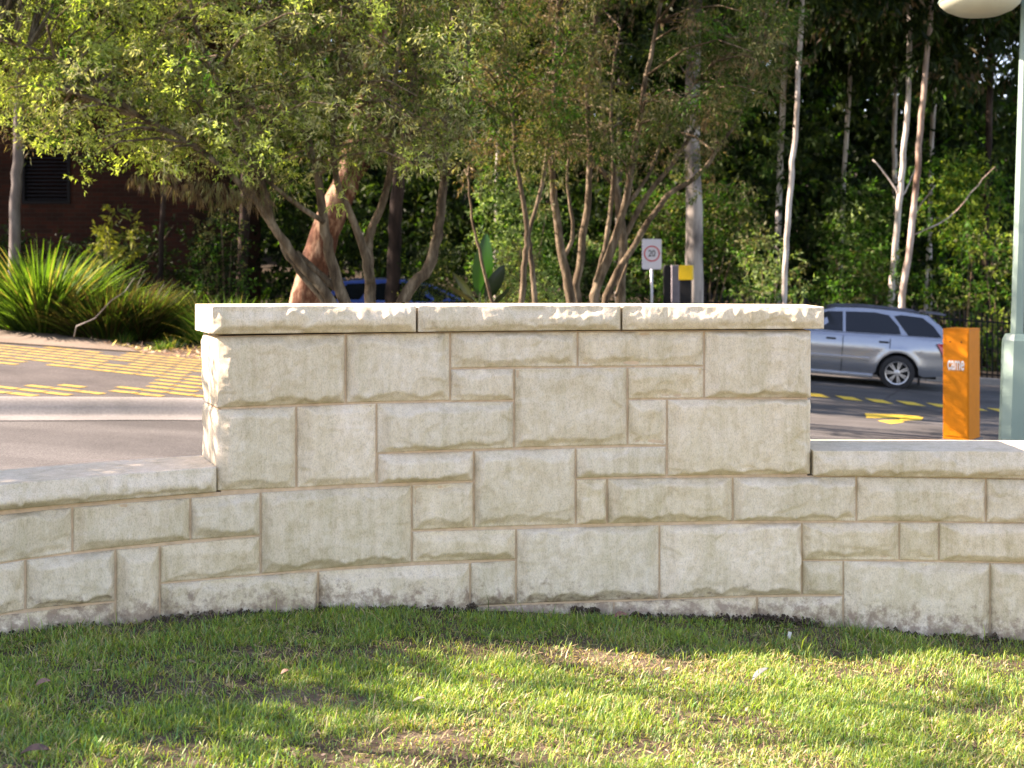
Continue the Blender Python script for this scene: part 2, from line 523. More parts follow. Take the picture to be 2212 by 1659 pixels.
# lawn surface with a soft unevenness
lx = np.linspace(-6, 6, 121); ly = np.linspace(-1.0, 6.4, 75)
LX, LY = np.meshgrid(lx, ly, indexing='ij')
def lawn_h(X, Y):
    return lawn_z(X) + 0.012 * vn(X * 2.1, Y * 2.1, 5) + 0.006 * vn(X * 7, Y * 7, 8)
LZ = lawn_h(LX, LY)
LZ = np.where(LY > 6.35, hroad(LX) - 0.03, LZ)
nv = len(ly)
ii, jj = np.meshgrid(np.arange(len(lx) - 1), np.arange(nv - 1), indexing='ij')
F = np.stack([ii * nv + jj, (ii + 1) * nv + jj, (ii + 1) * nv + jj + 1, ii * nv + jj + 1], -1).reshape(-1, 4)
tag(link('lawn', np_mesh('lawn', np.stack([LX, LY, LZ], -1).reshape(-1, 3), F, smooth=True), None, M['soil']), kind='structure')
sheet('lawn_outside', [(-19, -50), (19, -50), (19, -1.0), (-19, -1.0)], lambda x: lawn_z(x), M['soil'], -0.01)
sheet('lawn_side', [(-19, -1.0), (-6, -1.0), (-6, 6.3), (-19, 6.3)], lambda x: lawn_z(x), M['soil'], -0.01)
sheet('lawn_far_side', [(6, -1.0), (19, -1.0), (19, 6.3), (6, 6.3)], lambda x: lawn_z(x), M['soil'], -0.01)

# ------------------------------------------------------------------ the stone wall
wx = np.array([-1.97, -1.732, -1.325, -1.058, -0.923, -0.592, -0.168, 0.286, 0.698, 0.998, 1.355, 1.565, 2.133])
wy = np.array([4.81, 4.943, 5.146, 5.26, 5.35, 5.452, 5.535, 5.588, 5.646, 5.66, 5.68, 5.68, 5.624])
cf = np.polyfit(wx, wy, 3); dcf = np.polyder(cf)
XL, XR = -2.05, 2.2
def WY(X):
    X = np.asarray(X, float); Xc = np.clip(X, XL, XR)
    return np.polyval(cf, Xc) + np.polyval(dcf, Xc) * (X - Xc)
def WN(X):
    s = np.polyval(dcf, np.clip(X, XL, XR)); q = np.sqrt(1 + s * s)
    return s / q, -1 / q
def wall_X(px):
    xr = (px - CX) / FPX; X = xr * 5.4
    for _ in range(30): X = xr * float(WY(X))
    return X
def wall_pt(px, py):
    X = wall_X(px); Y = float(WY(X))
    return X, CAMZ - (py - HY) / FPX * Y

wall = thing('stone_wall', (0, 5.6, 0), 'curved cream rock-faced sandstone wall stepping up in the middle', 'wall')
RECESS = 0.0045

def stone_block(name, c, seed, wrapL=0.0, wrapR=0.0, front=0.0, res=0.007, Dm=1.0, top_flat=None, gap=0.005, wide=1.0, back=0.09):
    """c = (X0,X1, ztl, ztr, zbl, zbr) in wall coordinates. front: how proud the face stands of the wall curve.
    wrapL / wrapR: depth of a rock-faced return at that end. top_flat: depth of a sawn top."""
    X0, X1, ztl, ztr, zbl, zbr = c
    sl = float(np.hypot(1, np.polyval(dcf, np.clip((X0 + X1) / 2, XL, XR))))
    gx_ = gap / sl
    if not wrapL: X0 += gx_
    if not wrapR: X1 -= gx_
    ztl -= gap; ztr -= gap; zbl += gap; zbr += gap
    W = (X1 - X0) * sl; H = (ztl + ztr - zbl - zbr) / 2
    nf = max(6, int(W / res)); nz = max(5, int(H / res))
    fu = np.linspace(0, 1, nf + 1)
    cols = []   # (kind, X, depth, a, span)
    secs = []
    if wrapL:
        n = max(4, int(wrapL / res)); secs.append(('L', np.linspace(1, 0, n + 1)[:-1]))
    secs.append(('F', fu))
    if wrapR:
        n = max(4, int(wrapR / res)); secs.append(('R', np.linspace(0, 1, n + 1)[1:]))
    rs = np.random.default_rng(seed)
    s0 = float(rs.uniform(0, 900))
    allv = []
    bz = np.linspace(0, 1, nz + 1)
    for kind, u in secs:
        U, Bz = np.meshgrid(u, bz, indexing='ij')
        if kind == 'F':
            X = X0 + (X1 - X0) * U; nx, ny = WN(X)
            bx = X + nx * front; by = WY(X) + ny * front
            a = U * W; span = W; q = U
        else:
            Xc = X0 if kind == 'L' else X1
            nx0, ny0 = WN(Xc); dep = wrapL if kind == 'L' else wrapR
            bx = Xc + nx0 * front - nx0 * dep * U; by = float(WY(Xc)) + ny0 * front - ny0 * dep * U
            sg = -1 if kind == 'L' else 1
            nx = -ny0 * sg; ny = nx0 * sg
            a = U * dep; span = dep; q = np.zeros_like(U) if kind == 'L' else np.ones_like(U)
        zb = zbl + (zbr - zbl) * q; zt = ztl + (ztr - ztl) * q
        Z = zb + (zt - zb) * Bz
        b = Bz * H
        # irregular pitched margins
        lim = 0.30 * min(H, span)
        wl = np.clip(wide * (0.044 + 0.018 * rs.uniform(-1, 1) + 0.014 * vn(b * 13, b * 0 + 1, s0) + 0.006 * vn(b * 45, b * 0, s0)), 0.006, lim)
        wr = np.clip(wide * (0.032 + 0.014 * rs.uniform(-1, 1) + 0.016 * vn(b * 12, b * 0 + 5, s0 + 9) + 0.005 * vn(b * 40, b * 0, s0)), 0.006, lim)
        limt = 0.55 * H if top_flat else lim
        wt = np.clip((1.7 if top_flat and kind == 'F' else 1.0) * wide * (0.034 + 0.014 * rs.uniform(-1, 1) + 0.020 * vn(a * 9, a * 0 + 2, s0 + 5) + 0.006 * vn(a * 42, a * 0, s0)), 0.006, limt)
        ph = a * 13 + 1.3 * vn(a * 5, a * 0, s0 + 3)
        sc = np.abs(np.sin(ph * 1.1 + s0))
        wb = np.clip(wide * (0.022 + 0.009 * rs.uniform(-1, 1) + 0.036 * sc * (0.5 + 0.5 * vn(a * 4, a * 0, s0 + 6)) + 0.005 * vn(a * 50, a * 0, s0)), 0.006, lim)
        f = np.minimum(np.minimum(a / wl, (span - a) / wr), np.minimum((H - b) / wt, b / wb))
        f = np.clip(f, 0, 1)
        prof_ = f + 0.0
        prof_ = np.clip(prof_, 0, 1)
        Dk = Dm if kind == 'F' else 0.22 * Dm
        D = Dk * (0.033 + 0.010 * rs.uniform(-1, 1)) * (1 + 0.25 * vn(a * 3.1, b * 3.1, s0 + 14))
        tx, tz = rs.uniform(-1, 1, 2)
        tilt = 0.016 * tx * (a / span - 0.5) + 0.016 * tz * (b / H - 0.5)
        rough_ = 0.0060 * vn(a * 9, b * 9, s0 + 21) + 0.0040 * vn(a * 24, b * 18, s0 + 31) + 0.0016 * vn(a * 60, b * 48, s0 + 41)
        # shell-like flakes: shallow terraces with sharp lips
        q1 = vn(a * 5.5 + 0.4 * vn(a * 12, b * 12, s0), b * 6.5, s0 + 51)
        edge_ = np.exp(-(np.minimum(np.minimum(a, span - a), np.minimum(b, H - b)) / 0.07) ** 2)
        if kind != 'F': rough_ = rough_ * 0.45
        lip = (1.0 if kind == 'F' else 0.3) * (0.25 + 0.75 * edge_) * (0.008 * (np.clip((q1 - 0.30) * 16, 0, 1)) + 0.005 * (np.clip((vn(a * 7, b * 4.2, s0 + 61) - 0.5) * 14, 0, 1)))
        disp = prof_ * D + np.clip(f * 3, 0, 1) * (rough_ - lip) + prof_ * tilt
        disp = disp + np.clip(f * 12, 0, 1) * 0.0015 * vn(a * 90, b * 90, s0)
        x = bx + nx * disp; y = by + ny * disp
        if top_flat: Z = Z + np.where(Bz > 0.999, 0, 0)
        allv.append(np.stack([x, y, Z], -1))
    G = np.concatenate(allv, 0)           # columns x rows x 3
    nc = G.shape[0]; nr = G.shape[1]
    verts = [G.reshape(-1, 3)]
    ii, jj = np.meshgrid(np.arange(nc - 1), np.arange(nr - 1), indexing='ij')
    F_ = [np.stack([ii * nr + jj, (ii + 1) * nr + jj, (ii + 1) * nr + jj + 1, ii * nr + jj + 1], -1).reshape(-1, 4)]
    base = nc * nr
    # ring going back from the edge of the face
    def back_of(ci, z_i):
        p = G[ci, z_i]
        if wrapL or wrapR or top_flat:
            dep = top_flat or back
        else: dep = back
        Xp = np.clip(X0 + (X1 - X0) * np.clip((p[0] - X0) / (X1 - X0), 0, 1), min(X0, X1), max(X0, X1))
        nx, ny = WN(Xp)
        bxx = Xp - nx * (dep - front); byy = float(WY(Xp)) - ny * (dep - front)
        return (bxx, byy, p[2])
    # top and bottom strips and ends
    def strip(idx_front, pts_back):
        nonlocal base
        pb = np.array(pts_back, float)
        verts.append(pb)
        n = len(idx_front)
        i0 = np.array(idx_front)
        j0 = base + np.arange(n)
        F_.append(np.stack([i0[:-1], i0[1:], j0[1:], j0[:-1]], -1))
        base += n
    cols_ = list(range(nc))
    strip([c_ * nr + nr - 1 for c_ in cols_], [back_of(c_, nr - 1) for c_ in cols_])
    strip([c_ * nr for c_ in cols_], [back_of(c_, 0) for c_ in cols_])
    for e_ in (0, nc - 1):
        strip([e_ * nr + j for j in range(nr)], [back_of(e_, j) for j in range(nr)])
    if top_flat:   # back face of a coping stone
        t = [back_of(c_, nr - 1) for c_ in cols_]; bt = [back_of(c_, 0) for c_ in cols_]
        verts.append(np.array(t + bt)); n = len(t)
        i0 = base + np.arange(n - 1)
        F_.append(np.stack([i0, i0 + 1, i0 + n + 1, i0 + n], -1)); base += 2 * n
    me = np_mesh(name, np.concatenate(verts) - np.array([0, 5.6, 0]), np.concatenate(F_))
    bm = bmesh.new(); bm.from_mesh(me)
    bmesh.ops.recalc_face_normals(bm, faces=bm.faces)
    bm.to_mesh(me); bm.free()
    # grid faces shaded smooth, rims flat
    sm = np.zeros(len(me.polygons), dtype=bool); sm[:(nc - 1) * (nr - 1)] = True
    me.polygons.foreach_set('use_smooth', sm)
    return link(name, me, wall, M['stone'])

GB = 1420   # row safely under the turf
STONES = [  # x0, x1, top-left, top-right, bottom-left, bottom-right rows, flags
    (470, 746.6, 726, 720.5, 883, 871.5, 'L'), (746.6, 972.4, 720.5, 717, 871.5, 866), (972.4, 1247.6, 717, 715, 796.5, 793.4),
    (1247.6, 1521, 715, 714, 793.4, 791), (1521, 1751, 714, 712, 860.8, 861, 'R'),
    (972.4, 1110.6, 796.5, 795, 867.5, 865.3), (1110.6, 1355.5, 795, 792.4, 968.6, 962.8), (1355.5, 1521, 792.4, 791, 863, 861),
    (470, 640, 883, 876.5, 1061.6, 1055, 'l'), (640, 813.4, 876.5, 870, 1055, 1046), (813.4, 1110.6, 870, 866, 979.9, 969.5),
    (1355.5, 1440.9, 863, 862, 963, 962.8), (1440.9, 1750, 862, 861, 1030, 1026, 'r'),
    (815, 1023.8, 979.9, 973, 1047, 1040), (1023.8, 1243.6, 973, 967, 1141, 1134.5), (1243.6, 1440, 967, 963, 1034.7, 1030),
    (-700, -420, 1190, 1160, 1330, 1290), (-420, -150, 1160, 1127, 1290, 1240), (-150, 156.4, 1127, 1094, 1240, 1195),
    (156.4, 411.5, 1094, 1073.7, 1195, 1168), (411.5, 563, 1073.7, 1062.5, 1168, 1157),
    (563, 889.5, 1062, 1047, 1241.4, 1216.7), (889.5, 1023.8, 1047, 1040, 1147, 1141),
    (1243.6, 1311.5, 1034.7, 1033, 1134.5, 1132.7), (1311.5, 1583, 1033, 1029.8, 1132.7, 1127.4), (1583, 1850, 1029.8, 1028, 1127.4, 1127),
    (1850, 2129.7, 1028, 1031.8, 1127, 1129.6), (2129.7, 2400, 1031.8, 1036, 1129.6, 1134), (2400, 2700, 1036, 1044, 1134, 1142),
    (-500, -230, 1310, 1255, 1440, 1375), (-230, 55, 1255, 1207.6, 1375, 1318.5), (55, 249.5, 1207.6, 1185.5, 1318.5, 1299.7),
    (-40, 249.5, 1333, 1299.7, GB, GB), (-330, -40, 1400, 1333, 1470, GB), (249.5, 345.4, 1185.5, 1177.5, GB, GB), (345.4, 563, 1177.5, 1157, 1260.7, 1241.4),
    (345.4, 687.4, 1260.7, 1232.4, GB, GB), (687.4, 1015.6, 1232.4, 1214.5, GB, GB), (889.5, 1115, 1147, 1141.7, 1216.4, 1209.5),
    (1015.6, 1114.6, 1214.2, 1209.5, 1311, 1305.7), (1115, 1424.5, 1141.7, 1133, 1305.7, 1295.4), (1424.5, 1732.5, 1133, 1128.4, 1295.4, 1285.5),
    (1015.6, 1326.3, 1311, 1299, GB, GB), (1326.3, 1635.5, 1299, 1288.5, GB, GB), (1635.5, 1821.5, 1288.5, 1286.5, GB, GB),
    (1732.5, 1942.6, 1128.4, 1128, 1210.6, 1211), (1942.6, 2028.4, 1128, 1128.3, 1211, 1212.2), (2028.4, 2310, 1128.3, 1131, 1212.2, 1219), (2310, 2620, 1131, 1140, 1219, 1228),
    (1732.5, 1821.8, 1210.6, 1211, 1285.2, 1286.3), (1821.8, 2139, 1211, 1215.4, GB, GB), (2139, 2420, 1215.4, 1222, GB, GB), (2420, 2700, 1222, 1236, GB, GB + 30)]
TW = 0.335
for i, s_ in enumerate(STONES):
    x0, x1, a, b, c, d = s_[:6]; fl = s_[6] if len(s_) > 6 else ''
    X0, z1 = wall_pt(x0, a); X1, z2 = wall_pt(x1, b); _, z3 = wall_pt(x0, c); _, z4 = wall_pt(x1, d)
    kw = {}
    if 'L' in fl or 'l' in fl: kw['wrapL'] = TW
    if 'R' in fl or 'r' in fl: kw['wrapR'] = TW
    far = X0 > 2.3 or X1 < -2.2
    stone_block('stone', (X0, X1, z1, z2, z3, z4), 100 + i, res=0.02 if far else 0.0068, gap=0.0045 if x0 < 1700 or c < 1150 else 0.0035, **kw)

# coping stones
def coping(x0, x1, yt0, yt1, yb0, yb1, front, depth, seed, wl=False, wr=False, far=False):
    X0, _ = wall_pt(x0, yt0); X1, _ = wall_pt(x1, yt1)
    def z(X, py, xx): return CAMZ - (py - HY) / FPX * (float(WY(X)) - front)
    c = (X0, X1, z(X0, yt0, 0) + 0.005, z(X1, yt1, 0) + 0.005, z(X0, yb0, 0), z(X1, yb1, 0))
    stone_block('coping_stone', c, seed, front=front, top_flat=depth, wrapL=depth if wl else 0, wrapR=depth if wr else 0, wide=1.15, Dm=0.85,
                res=0.02 if far else 0.0068, gap=0.005)
coping(455.5, 897.8, 662, 660.5, 725.0, 719.5, 0.035, 0.41, 301, wl=True)
coping(897.8, 1339.5, 660.5, 660.5, 719.5, 715.0, 0.035, 0.41, 302)
coping(1339.5, 1776, 660.5, 663, 715.0, 712.5, 0.035, 0.41, 303, wr=True)
coping(-340, 468, 1079, 1009.5, 1141, 1065, 0.02, 0.37, 304)
coping(-700, -340, 1120, 1079, 1184, 1138, 0.02, 0.37, 306, far=True)
coping(1752.5, 2420, 974, 977, 1030, 1040, 0.02, 0.37, 305)
coping(2420, 2700, 977, 984, 1037, 1045, 0.02, 0.37, 307, far=True)

# mortar core
def core(X0, X1, zt0, zt1, thick, rec_end=0.0, name='mortar'):
    n = 40
    X = np.linspace(X0 + rec_end, X1 - rec_end, n)
    nx, ny = WN(X); Y = WY(X)
    f = np.stack([X - nx * RECESS, Y - ny * RECESS], -1); bk = np.stack([X - nx * thick, Y - ny * thick], -1)
    zt = np.linspace(zt0, zt1, n); zb = np.full(n, -0.5)
    v = []
    for A, Zz in ((f, zb), (f, zt), (bk, zt), (bk, zb)):
        v.append(np.column_stack([A, Zz]))
    v = np.concatenate(v) - np.array([0, 5.6, 0])
    F_ = []
    for i in range(n - 1):
        for k_ in range(4):
            a_, b_ = k_ * n, ((k_ + 1) % 4) * n
            F_.append((a_ + i, a_ + i + 1, b_ + i + 1, b_ + i))
    F_.append((0, n, 2 * n, 3 * n)); F_.append((n - 1, 2 * n - 1, 3 * n - 1, 4 * n - 1))
    me = np_mesh(name, v, np.array(F_))
    bm = bmesh.new(); bm.from_mesh(me); bmesh.ops.recalc_face_normals(bm, faces=bm.faces); bm.to_mesh(me); bm.free()
    return link(name, me, wall, M['mortar'])
zc = CAMZ - 0.283
core(wall_X(471), wall_X(1750), zc, zc + 0.003, TW - 0.006, 0.012)
core(wall_X(-690), wall_X(470) + 0.0125, CAMZ - (1062 - HY) / FPX * 5.24 + 0.004, CAMZ - (1062 - HY) / FPX * 5.24 + 0.004, 0.33)
core(wall_X(1750) - 0.0125, wall_X(2690), CAMZ - (1028 - HY) / FPX * 5.68 + 0.002, CAMZ - (1028 - HY) / FPX * 5.68 + 0.002, 0.33)

# ------------------------------------------------------------------ grass
def leaf_quads(base, direc, length, width, normal_hint, bend=0.0):
    """elongated 4-vertex leaves. base,direc (n,3)"""
    n = len(base)
    d = direc / np.linalg.norm(direc, axis=1, keepdims=True)
    s = np.cross(d, normal_hint); s /= (np.linalg.norm(s, axis=1, keepdims=True) + 1e-9)
    L = length[:, None]; Wd = width[:, None]
    mid = base + d * L * 0.45
    v = np.stack([base, mid + s * Wd / 2, base + d * L + np.array([0, 0, -1.0]) * (L * bend), mid - s * Wd / 2], 1)
    f = np.arange(n * 4, dtype=np.int32).reshape(n, 4)
    return v.reshape(-1, 3), f

def grass(n, xr_, yr_, seed):
    g = np.random.default_rng(seed)
    x = g.uniform(*xr_, n); y = g.uniform(*yr_, n)
    keep = y < WY(x) - 0.015
    # tufts and bare patches
    d = 0.50 + 0.55 * vn(x * 3.0, y * 4.2, 2) + 0.50 * vn(x * 9, y * 12, 4) + .25 * vn(x * 26, y * 30, 7)
    def patch(px, py, rx, ry, k):
        Y = 1.53 * FPX / (py - HY); X = (px - CX) / FPX * Y
        RX = rx / FPX * Y; RY = ry * Y * Y / (1.53 * FPX)
        return k * np.exp(-(((x - X) / RX) ** 2 + ((y - Y) / RY) ** 2))
    d -= patch(480, 1515, 130, 20, 1.0) + patch(650, 1545, 130, 14, 1.) + patch(1200, 1415, 150, 14, 1.) + patch(950, 1615, 140, 20, 1.) + patch(330, 1560, 90, 14, .6)
    d -= 0.95 * np.clip((0.10 - (WY(x) - y)) / 0.07, 0, 1) * np.clip(vn(x * 4, x * 0, 9) * 2 + .8, 0, 1)
    keep &= g.random(n) < np.clip(d, 0.14, 1)
    x = x[keep]; y = y[keep]; n = len(x)
    z = lawn_h(x, y) - 0.002
    az = g.uniform(0, 2 * np.pi, n); lean = np.abs(g.normal(0.55, 0.35, n))
    tall = 1 + 0.5 * vn(x * 5, y * 5, 17)
    L = g.gamma(4, 0.0054, n) * tall + 0.005
    L = np.where(g.random(n) < 0.05, L * 1.7, L)
    Wd = g.uniform(0.0018, 0.0040, n) * np.where(g.random(n) < .06, 1.7, 1)
    dry = g.random(n) < np.clip(0.24 + 0.22 * vn(x * 2.5, y * 2.5, 33) + patch(1250, 1420, 250, 22, .6) + patch(950, 1600, 200, 40, .3), 0, 0.9)
    lean = np.where(dry, lean + 0.55, lean)
    dr = np.stack([np.sin(lean) * np.cos(az), np.sin(lean) * np.sin(az), np.cos(lean)], -1)
    side = np.stack([-np.sin(az + g.normal(0, .5, n)), np.cos(az), np.zeros(n)], -1)
    side /= np.linalg.norm(side, axis=1, keepdims=True)
    b = np.stack([x, y, z], -1)
    l1 = L[:, None] * 0.55
    p1 = b + dr * l1
    dr2 = dr + np.stack([np.cos(az), np.sin(az), np.zeros(n)], -1) * 0.5 + np.array([0, 0, -0.15]); dr2 /= np.linalg.norm(dr2, axis=1, keepdims=True)
    p2 = p1 + dr2 * L[:, None] * 0.45
    w2 = Wd[:, None] / 2
    v = np.stack([b - side * w2, b + side * w2, p1 + side * w2 * .85, p1 - side * w2 * .85, p2], 1)
    base = np.arange(n, dtype=np.int32)[:, None] * 5
    tri = np.concatenate([base + np.array([[0, 1, 2]]), base + np.array([[0, 2, 3]]), base + np.array([[3, 2, 4]])], 0)
    green = np.stack([0.175 + 0.10 * g.random(n), 0.245 + 0.11 * g.random(n), 0.030 + 0.03 * g.random(n)], -1)
    blue = np.stack([0.075 + 0.04 * g.random(n), 0.16 + .07 * g.random(n), 0.04 + .025 * g.random(n)], -1)
    tan = np.stack([0.42 + 0.14 * g.random(n), 0.33 + 0.11 * g.random(n), 0.17 + 0.07 * g.random(n)], -1)
    c = np.where((g.random(n) < 0.3)[:, None], blue, green)
    c = np.where(dry[:, None], tan, c) * g.uniform(.7, 1.5, (n, 1))
    c = np.repeat(c, 5, 0)
    c = c.reshape(n, 5, 3) * np.array([.75, .75, 1, 1, 1.15])[None, :, None]; c = c.reshape(-1, 3)  # roots darkened, tips lightened: shade between blades put into the colour
    return v.reshape(-1, 3), tri, c
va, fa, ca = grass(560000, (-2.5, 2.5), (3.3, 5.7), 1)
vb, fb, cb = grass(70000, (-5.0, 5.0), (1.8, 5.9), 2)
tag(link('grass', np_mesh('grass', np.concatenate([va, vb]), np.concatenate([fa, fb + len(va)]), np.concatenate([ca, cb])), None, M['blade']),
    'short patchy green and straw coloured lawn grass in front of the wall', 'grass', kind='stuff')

g = np.random.default_rng(44); n = 9000
x = g.uniform(-2.6, 2.6, n); y = g.uniform(3.3, 5.62, n); k_ = y < WY(x) - .03; x, y = x[k_], y[k_]; n = len(x)
az = g.uniform(0, 2 * np.pi, n)
v, f = leaf_quads(np.column_stack([x, y, lawn_h(x, y) + g.uniform(.002, .012, n)]), np.column_stack([np.cos(az), np.sin(az), g.normal(.05, .2, n)]), g.uniform(.015, .05, n), g.uniform(.003, .009, n), np.column_stack([g.normal(0, .4, (n, 2)), np.ones(n)]))
cc = np.where(g.random((n, 1)) < .6, np.array([[.34, .26, .15]]), np.array([[.14, .085, .05]])) * g.uniform(.6, 1.3, (n, 1))
tag(link('thatch', np_mesh('thatch', v, f, np.repeat(cc, 4, 0)), None, M['blade']), 'dry clippings and bits of dead leaf lying in the lawn', 'dead grass', kind='stuff')
n = 5200
x = g.uniform(-2.6, 2.6, n); off = np.abs(g.normal(0, .045, n)) * (1 + .8 * vn(x * 2.2, x * 0, 3)); y = WY(x) - .012 - off
keep = vn(x * 2.6, x * 0, 12) + .4 * vn(x * 9, x * 0, 13) > -.25; x, y, off = x[keep], y[keep], off[keep]; n = len(x)
r0 = g.uniform(.003, .011, n); zc0 = lawn_h(x, y) + np.clip(.035 - off * .5, 0, 1) * g.random(n)
base_ = np.array([[1, 0, 0], [0, 1, 0], [-1, 0, 0], [0, -1, 0], [0, 0, 1], [0, 0, -1]], float)
v = np.column_stack([x, y, zc0])[:, None] + base_[None] * r0[:, None, None] * g.uniform(.6, 1.3, (n, 6, 1))
f = (np.arange(n)[:, None, None] * 6 + np.array([[0, 1, 4], [1, 2, 4], [2, 3, 4], [3, 0, 4], [1, 0, 5], [2, 1, 5], [3, 2, 5], [0, 3, 5]])[None]).reshape(-1, 3)
tag(link('soil_clods', np_mesh('soil_clods', v.reshape(-1, 3), f), None, M['soil']), 'loose dark soil crumbs along the foot of the wall', 'soil', kind='stuff')
# little things lying on the lawn
def lawn_at(px, py):
    Y = 1.53 * FPX / (py - HY)
    for _ in range(8): Y = (1.525 + 0.063 * (px - CX) / FPX * Y) * FPX / (py - HY)
    return Vector(((px - CX) / FPX * Y, Y, 0))
def fallen_leaf(px, py, L, Wd, col, rz, label, tilt=0.25, lift=0.03, cat='leaf', name='fallen_leaf'):
    p = lawn_at(px, py)
    mb = MB(); n = 8
    top = []; bot = []
    for i in range(n + 1):
        t = i / n; hw = Wd / 2 * math.sin(math.pi * min(1, t * 0.94 + 0.03)) ** 0.8
        zz = 0.10 * L * math.sin(t * 3.0)
        mb.v += [(t * L - L / 2, -hw, zz + hw * 0.5), (t * L - L / 2, 0, zz), (t * L - L / 2, hw, zz + hw * 0.5)]
    for i in range(n):
        for k_ in (0, 1): mb.f.append((i * 3 + k_, i * 3 + k_ + 1, i * 3 + k_ + 4, i * 3 + k_ + 3))
    m = mat_simple('dead_leaf', col, 0.7, var=0.3, scale=40)
    o = mb.build(name, m, smooth=True)
    sm = o.modifiers.new('s', 'SOLIDIFY'); sm.thickness = 0.0012
    o.location = (p.x, p.y, float(lawn_h(p.x, p.y)) + lift); o.rotation_euler = (R(12), R(-25 * tilt * 4) * 0.4, rz)
    return tag(o, label, cat)
fallen_leaf(1642, 1482, 0.085, 0.024, (0.15, 0.15, 0.13), R(28), 'curled grey leaf standing up in the sunny grass right of centre', 0.6, 0.035)
fallen_leaf(1340, 1343, 0.06, 0.035, (0.25, 0.12, 0.09), R(10), 'reddish brown leaf lying against the foot of the wall, middle of the picture', lift=.025)
fallen_leaf(93, 1494, 0.05, 0.028, (0.26, 0.14, 0.10), R(30), 'small pinkish brown leaf in the shaded grass at the left')
fallen_leaf(75, 1640, 0.09, 0.035, (0.09, 0.05, 0.035), R(-5), 'dark brown leaf in the near left corner of the lawn')
fallen_leaf(616, 1468, 0.035, 0.018, (0.24, 0.14, 0.09), R(40), 'tan leaf in the streak of sun left of centre')
fallen_leaf(905, 1531, 0.045, 0.014, (0.26, 0.22, 0.15), R(15), 'straw coloured leaf on the sunny grass near the middle')
fallen_leaf(2010, 1349, 0.08, 0.04, (0.24, 0.14, 0.09), R(-8), 'brown leaf at the foot of the wall toward the right', lift=.025)
fallen_leaf(2150, 1362, 0.10, 0.05, (0.14, 0.09, 0.065), R(12), 'dark brown leaf at the foot of the wall by the right edge', lift=.03)
fallen_leaf(2140, 1603, 0.03, 0.016, (0.45, 0.22, 0.12), R(60), 'small orange leaf in the sunny grass at the lower right')
p = lawn_at(1704, 1388)
mb = MB(); mb.prism([(-0.009, 0), (0.006, -0.002), (0.009, 0.035), (-0.006, 0.04)], 'y', -0.0008, 0.0008)
o = mb.build('paper_scrap', mat_simple('paper', (0.75, 0.74, 0.70), 0.8)); o.location = (p.x, p.y, lawn_z(p.x) + 0.012); o.rotation_euler = (R(15), 0, R(10))
tag(o, 'small white scrap of paper stuck upright in the shaded grass', 'paper scrap')

# ------------------------------------------------------------------ foliage tools
def clusters(cen, rad, per, L, Wd, cols, g, droop=0.35, horiz=0.0, spread=1.0, twist=0.6, shade=None):
    """cen (n,3), rad scalar or (n,), per leaves each; cols: (weights, list of (lo,hi)); returns v,f,c"""
    n = len(cen); rad = np.broadcast_to(np.asarray(rad, float), (n,))
    # leaves grow along short twigs radiating from the cluster centre
    nt_ = max(3, per // 7)
    td = g.normal(0, 1, (n, nt_, 3)); td[..., 2] = td[..., 2] * 0.8 - droop * 0.5
    td /= np.linalg.norm(td, axis=2, keepdims=True)
    k_ = g.integers(0, nt_, (n, per))
    tdir = np.take_along_axis(td, k_[..., None].repeat(3, 2), 1)
    s = g.uniform(0.25, 1.0, (n, per, 1)) * rad[:, None, None]
    b = cen[:, None] + tdir * s
    d = tdir * 0.8 + g.normal(0, spread * 0.6, (n, per, 3)); d[..., 2] -= droop
    b = b.reshape(-1, 3); d = d.reshape(-1, 3)
    m = len(b)
    nh = g.normal(0, 1, (m, 3)); nh[:, 2] += twist
    ln = L * g.uniform(0.6, 1.25, m); wd = Wd * g.uniform(0.7, 1.3, m)
    v, f = leaf_quads(b, d, ln, wd, nh, 0.06)
    ws, rg = cols
    cc = np.zeros((m, 3))
    # colour by cluster with individual spread
    ck = g.choice(len(ws), n, p=np.array(ws) / sum(ws))
    ck = np.repeat(ck, per)
    flip = g.random(m) < 0.22
    ck = np.where(flip, g.choice(len(ws), m, p=np.array(ws) / sum(ws)), ck)
    lo = np.array([r_[0] for r_ in rg]); hi = np.array([r_[1] for r_ in rg])
    u = g.random((m, 1))
    cc = lo[ck] * (1 - u) + hi[ck] * u
    cc *= g.uniform(0.8, 1.2, (m, 1))
    return v, f, np.repeat(cc, 4, 0)

def join_parts(parts):
    V_, F_, C_ = [], [], []; b = 0
    for v, f, c in parts:
        V_.append(v); F_.append(f + b); C_.append(c); b += len(v)
    return np.concatenate(V_), np.concatenate(F_), np.concatenate(C_)

def poly_sample(poly, n, g):
    """uniform pixel samples in a pixel polygon"""
    px = np.array([p_[0] for p_ in poly]); py = np.array([p_[1] for p_ in poly])
    out = []
    while len(out) < n:
        xs = g.uniform(px.min(), px.max(), 4 * n); ys = g.uniform(py.min(), py.max(), 4 * n)
        c = np.zeros(len(xs), bool); m = len(poly)
        for i in range(m):
            x1, y1 = poly[i]; x2, y2 = poly[(i + 1) % m]
            cond = (y1 > ys) != (y2 > ys)
            xi = (x2 - x1) * (ys - y1) / ((y2 - y1) if y2 != y1 else 1e-9) + x1
            c ^= cond & (xs < xi)
        out += list(zip(xs[c], ys[c]))
    return np.array(out[:n])

def unproj(pts, Y):
    Y = np.broadcast_to(Y, (len(pts),))
    return np.stack([(pts[:, 0] - CX) / FPX * Y, Y, CAMZ - (pts[:, 1] - HY) / FPX * Y], -1)

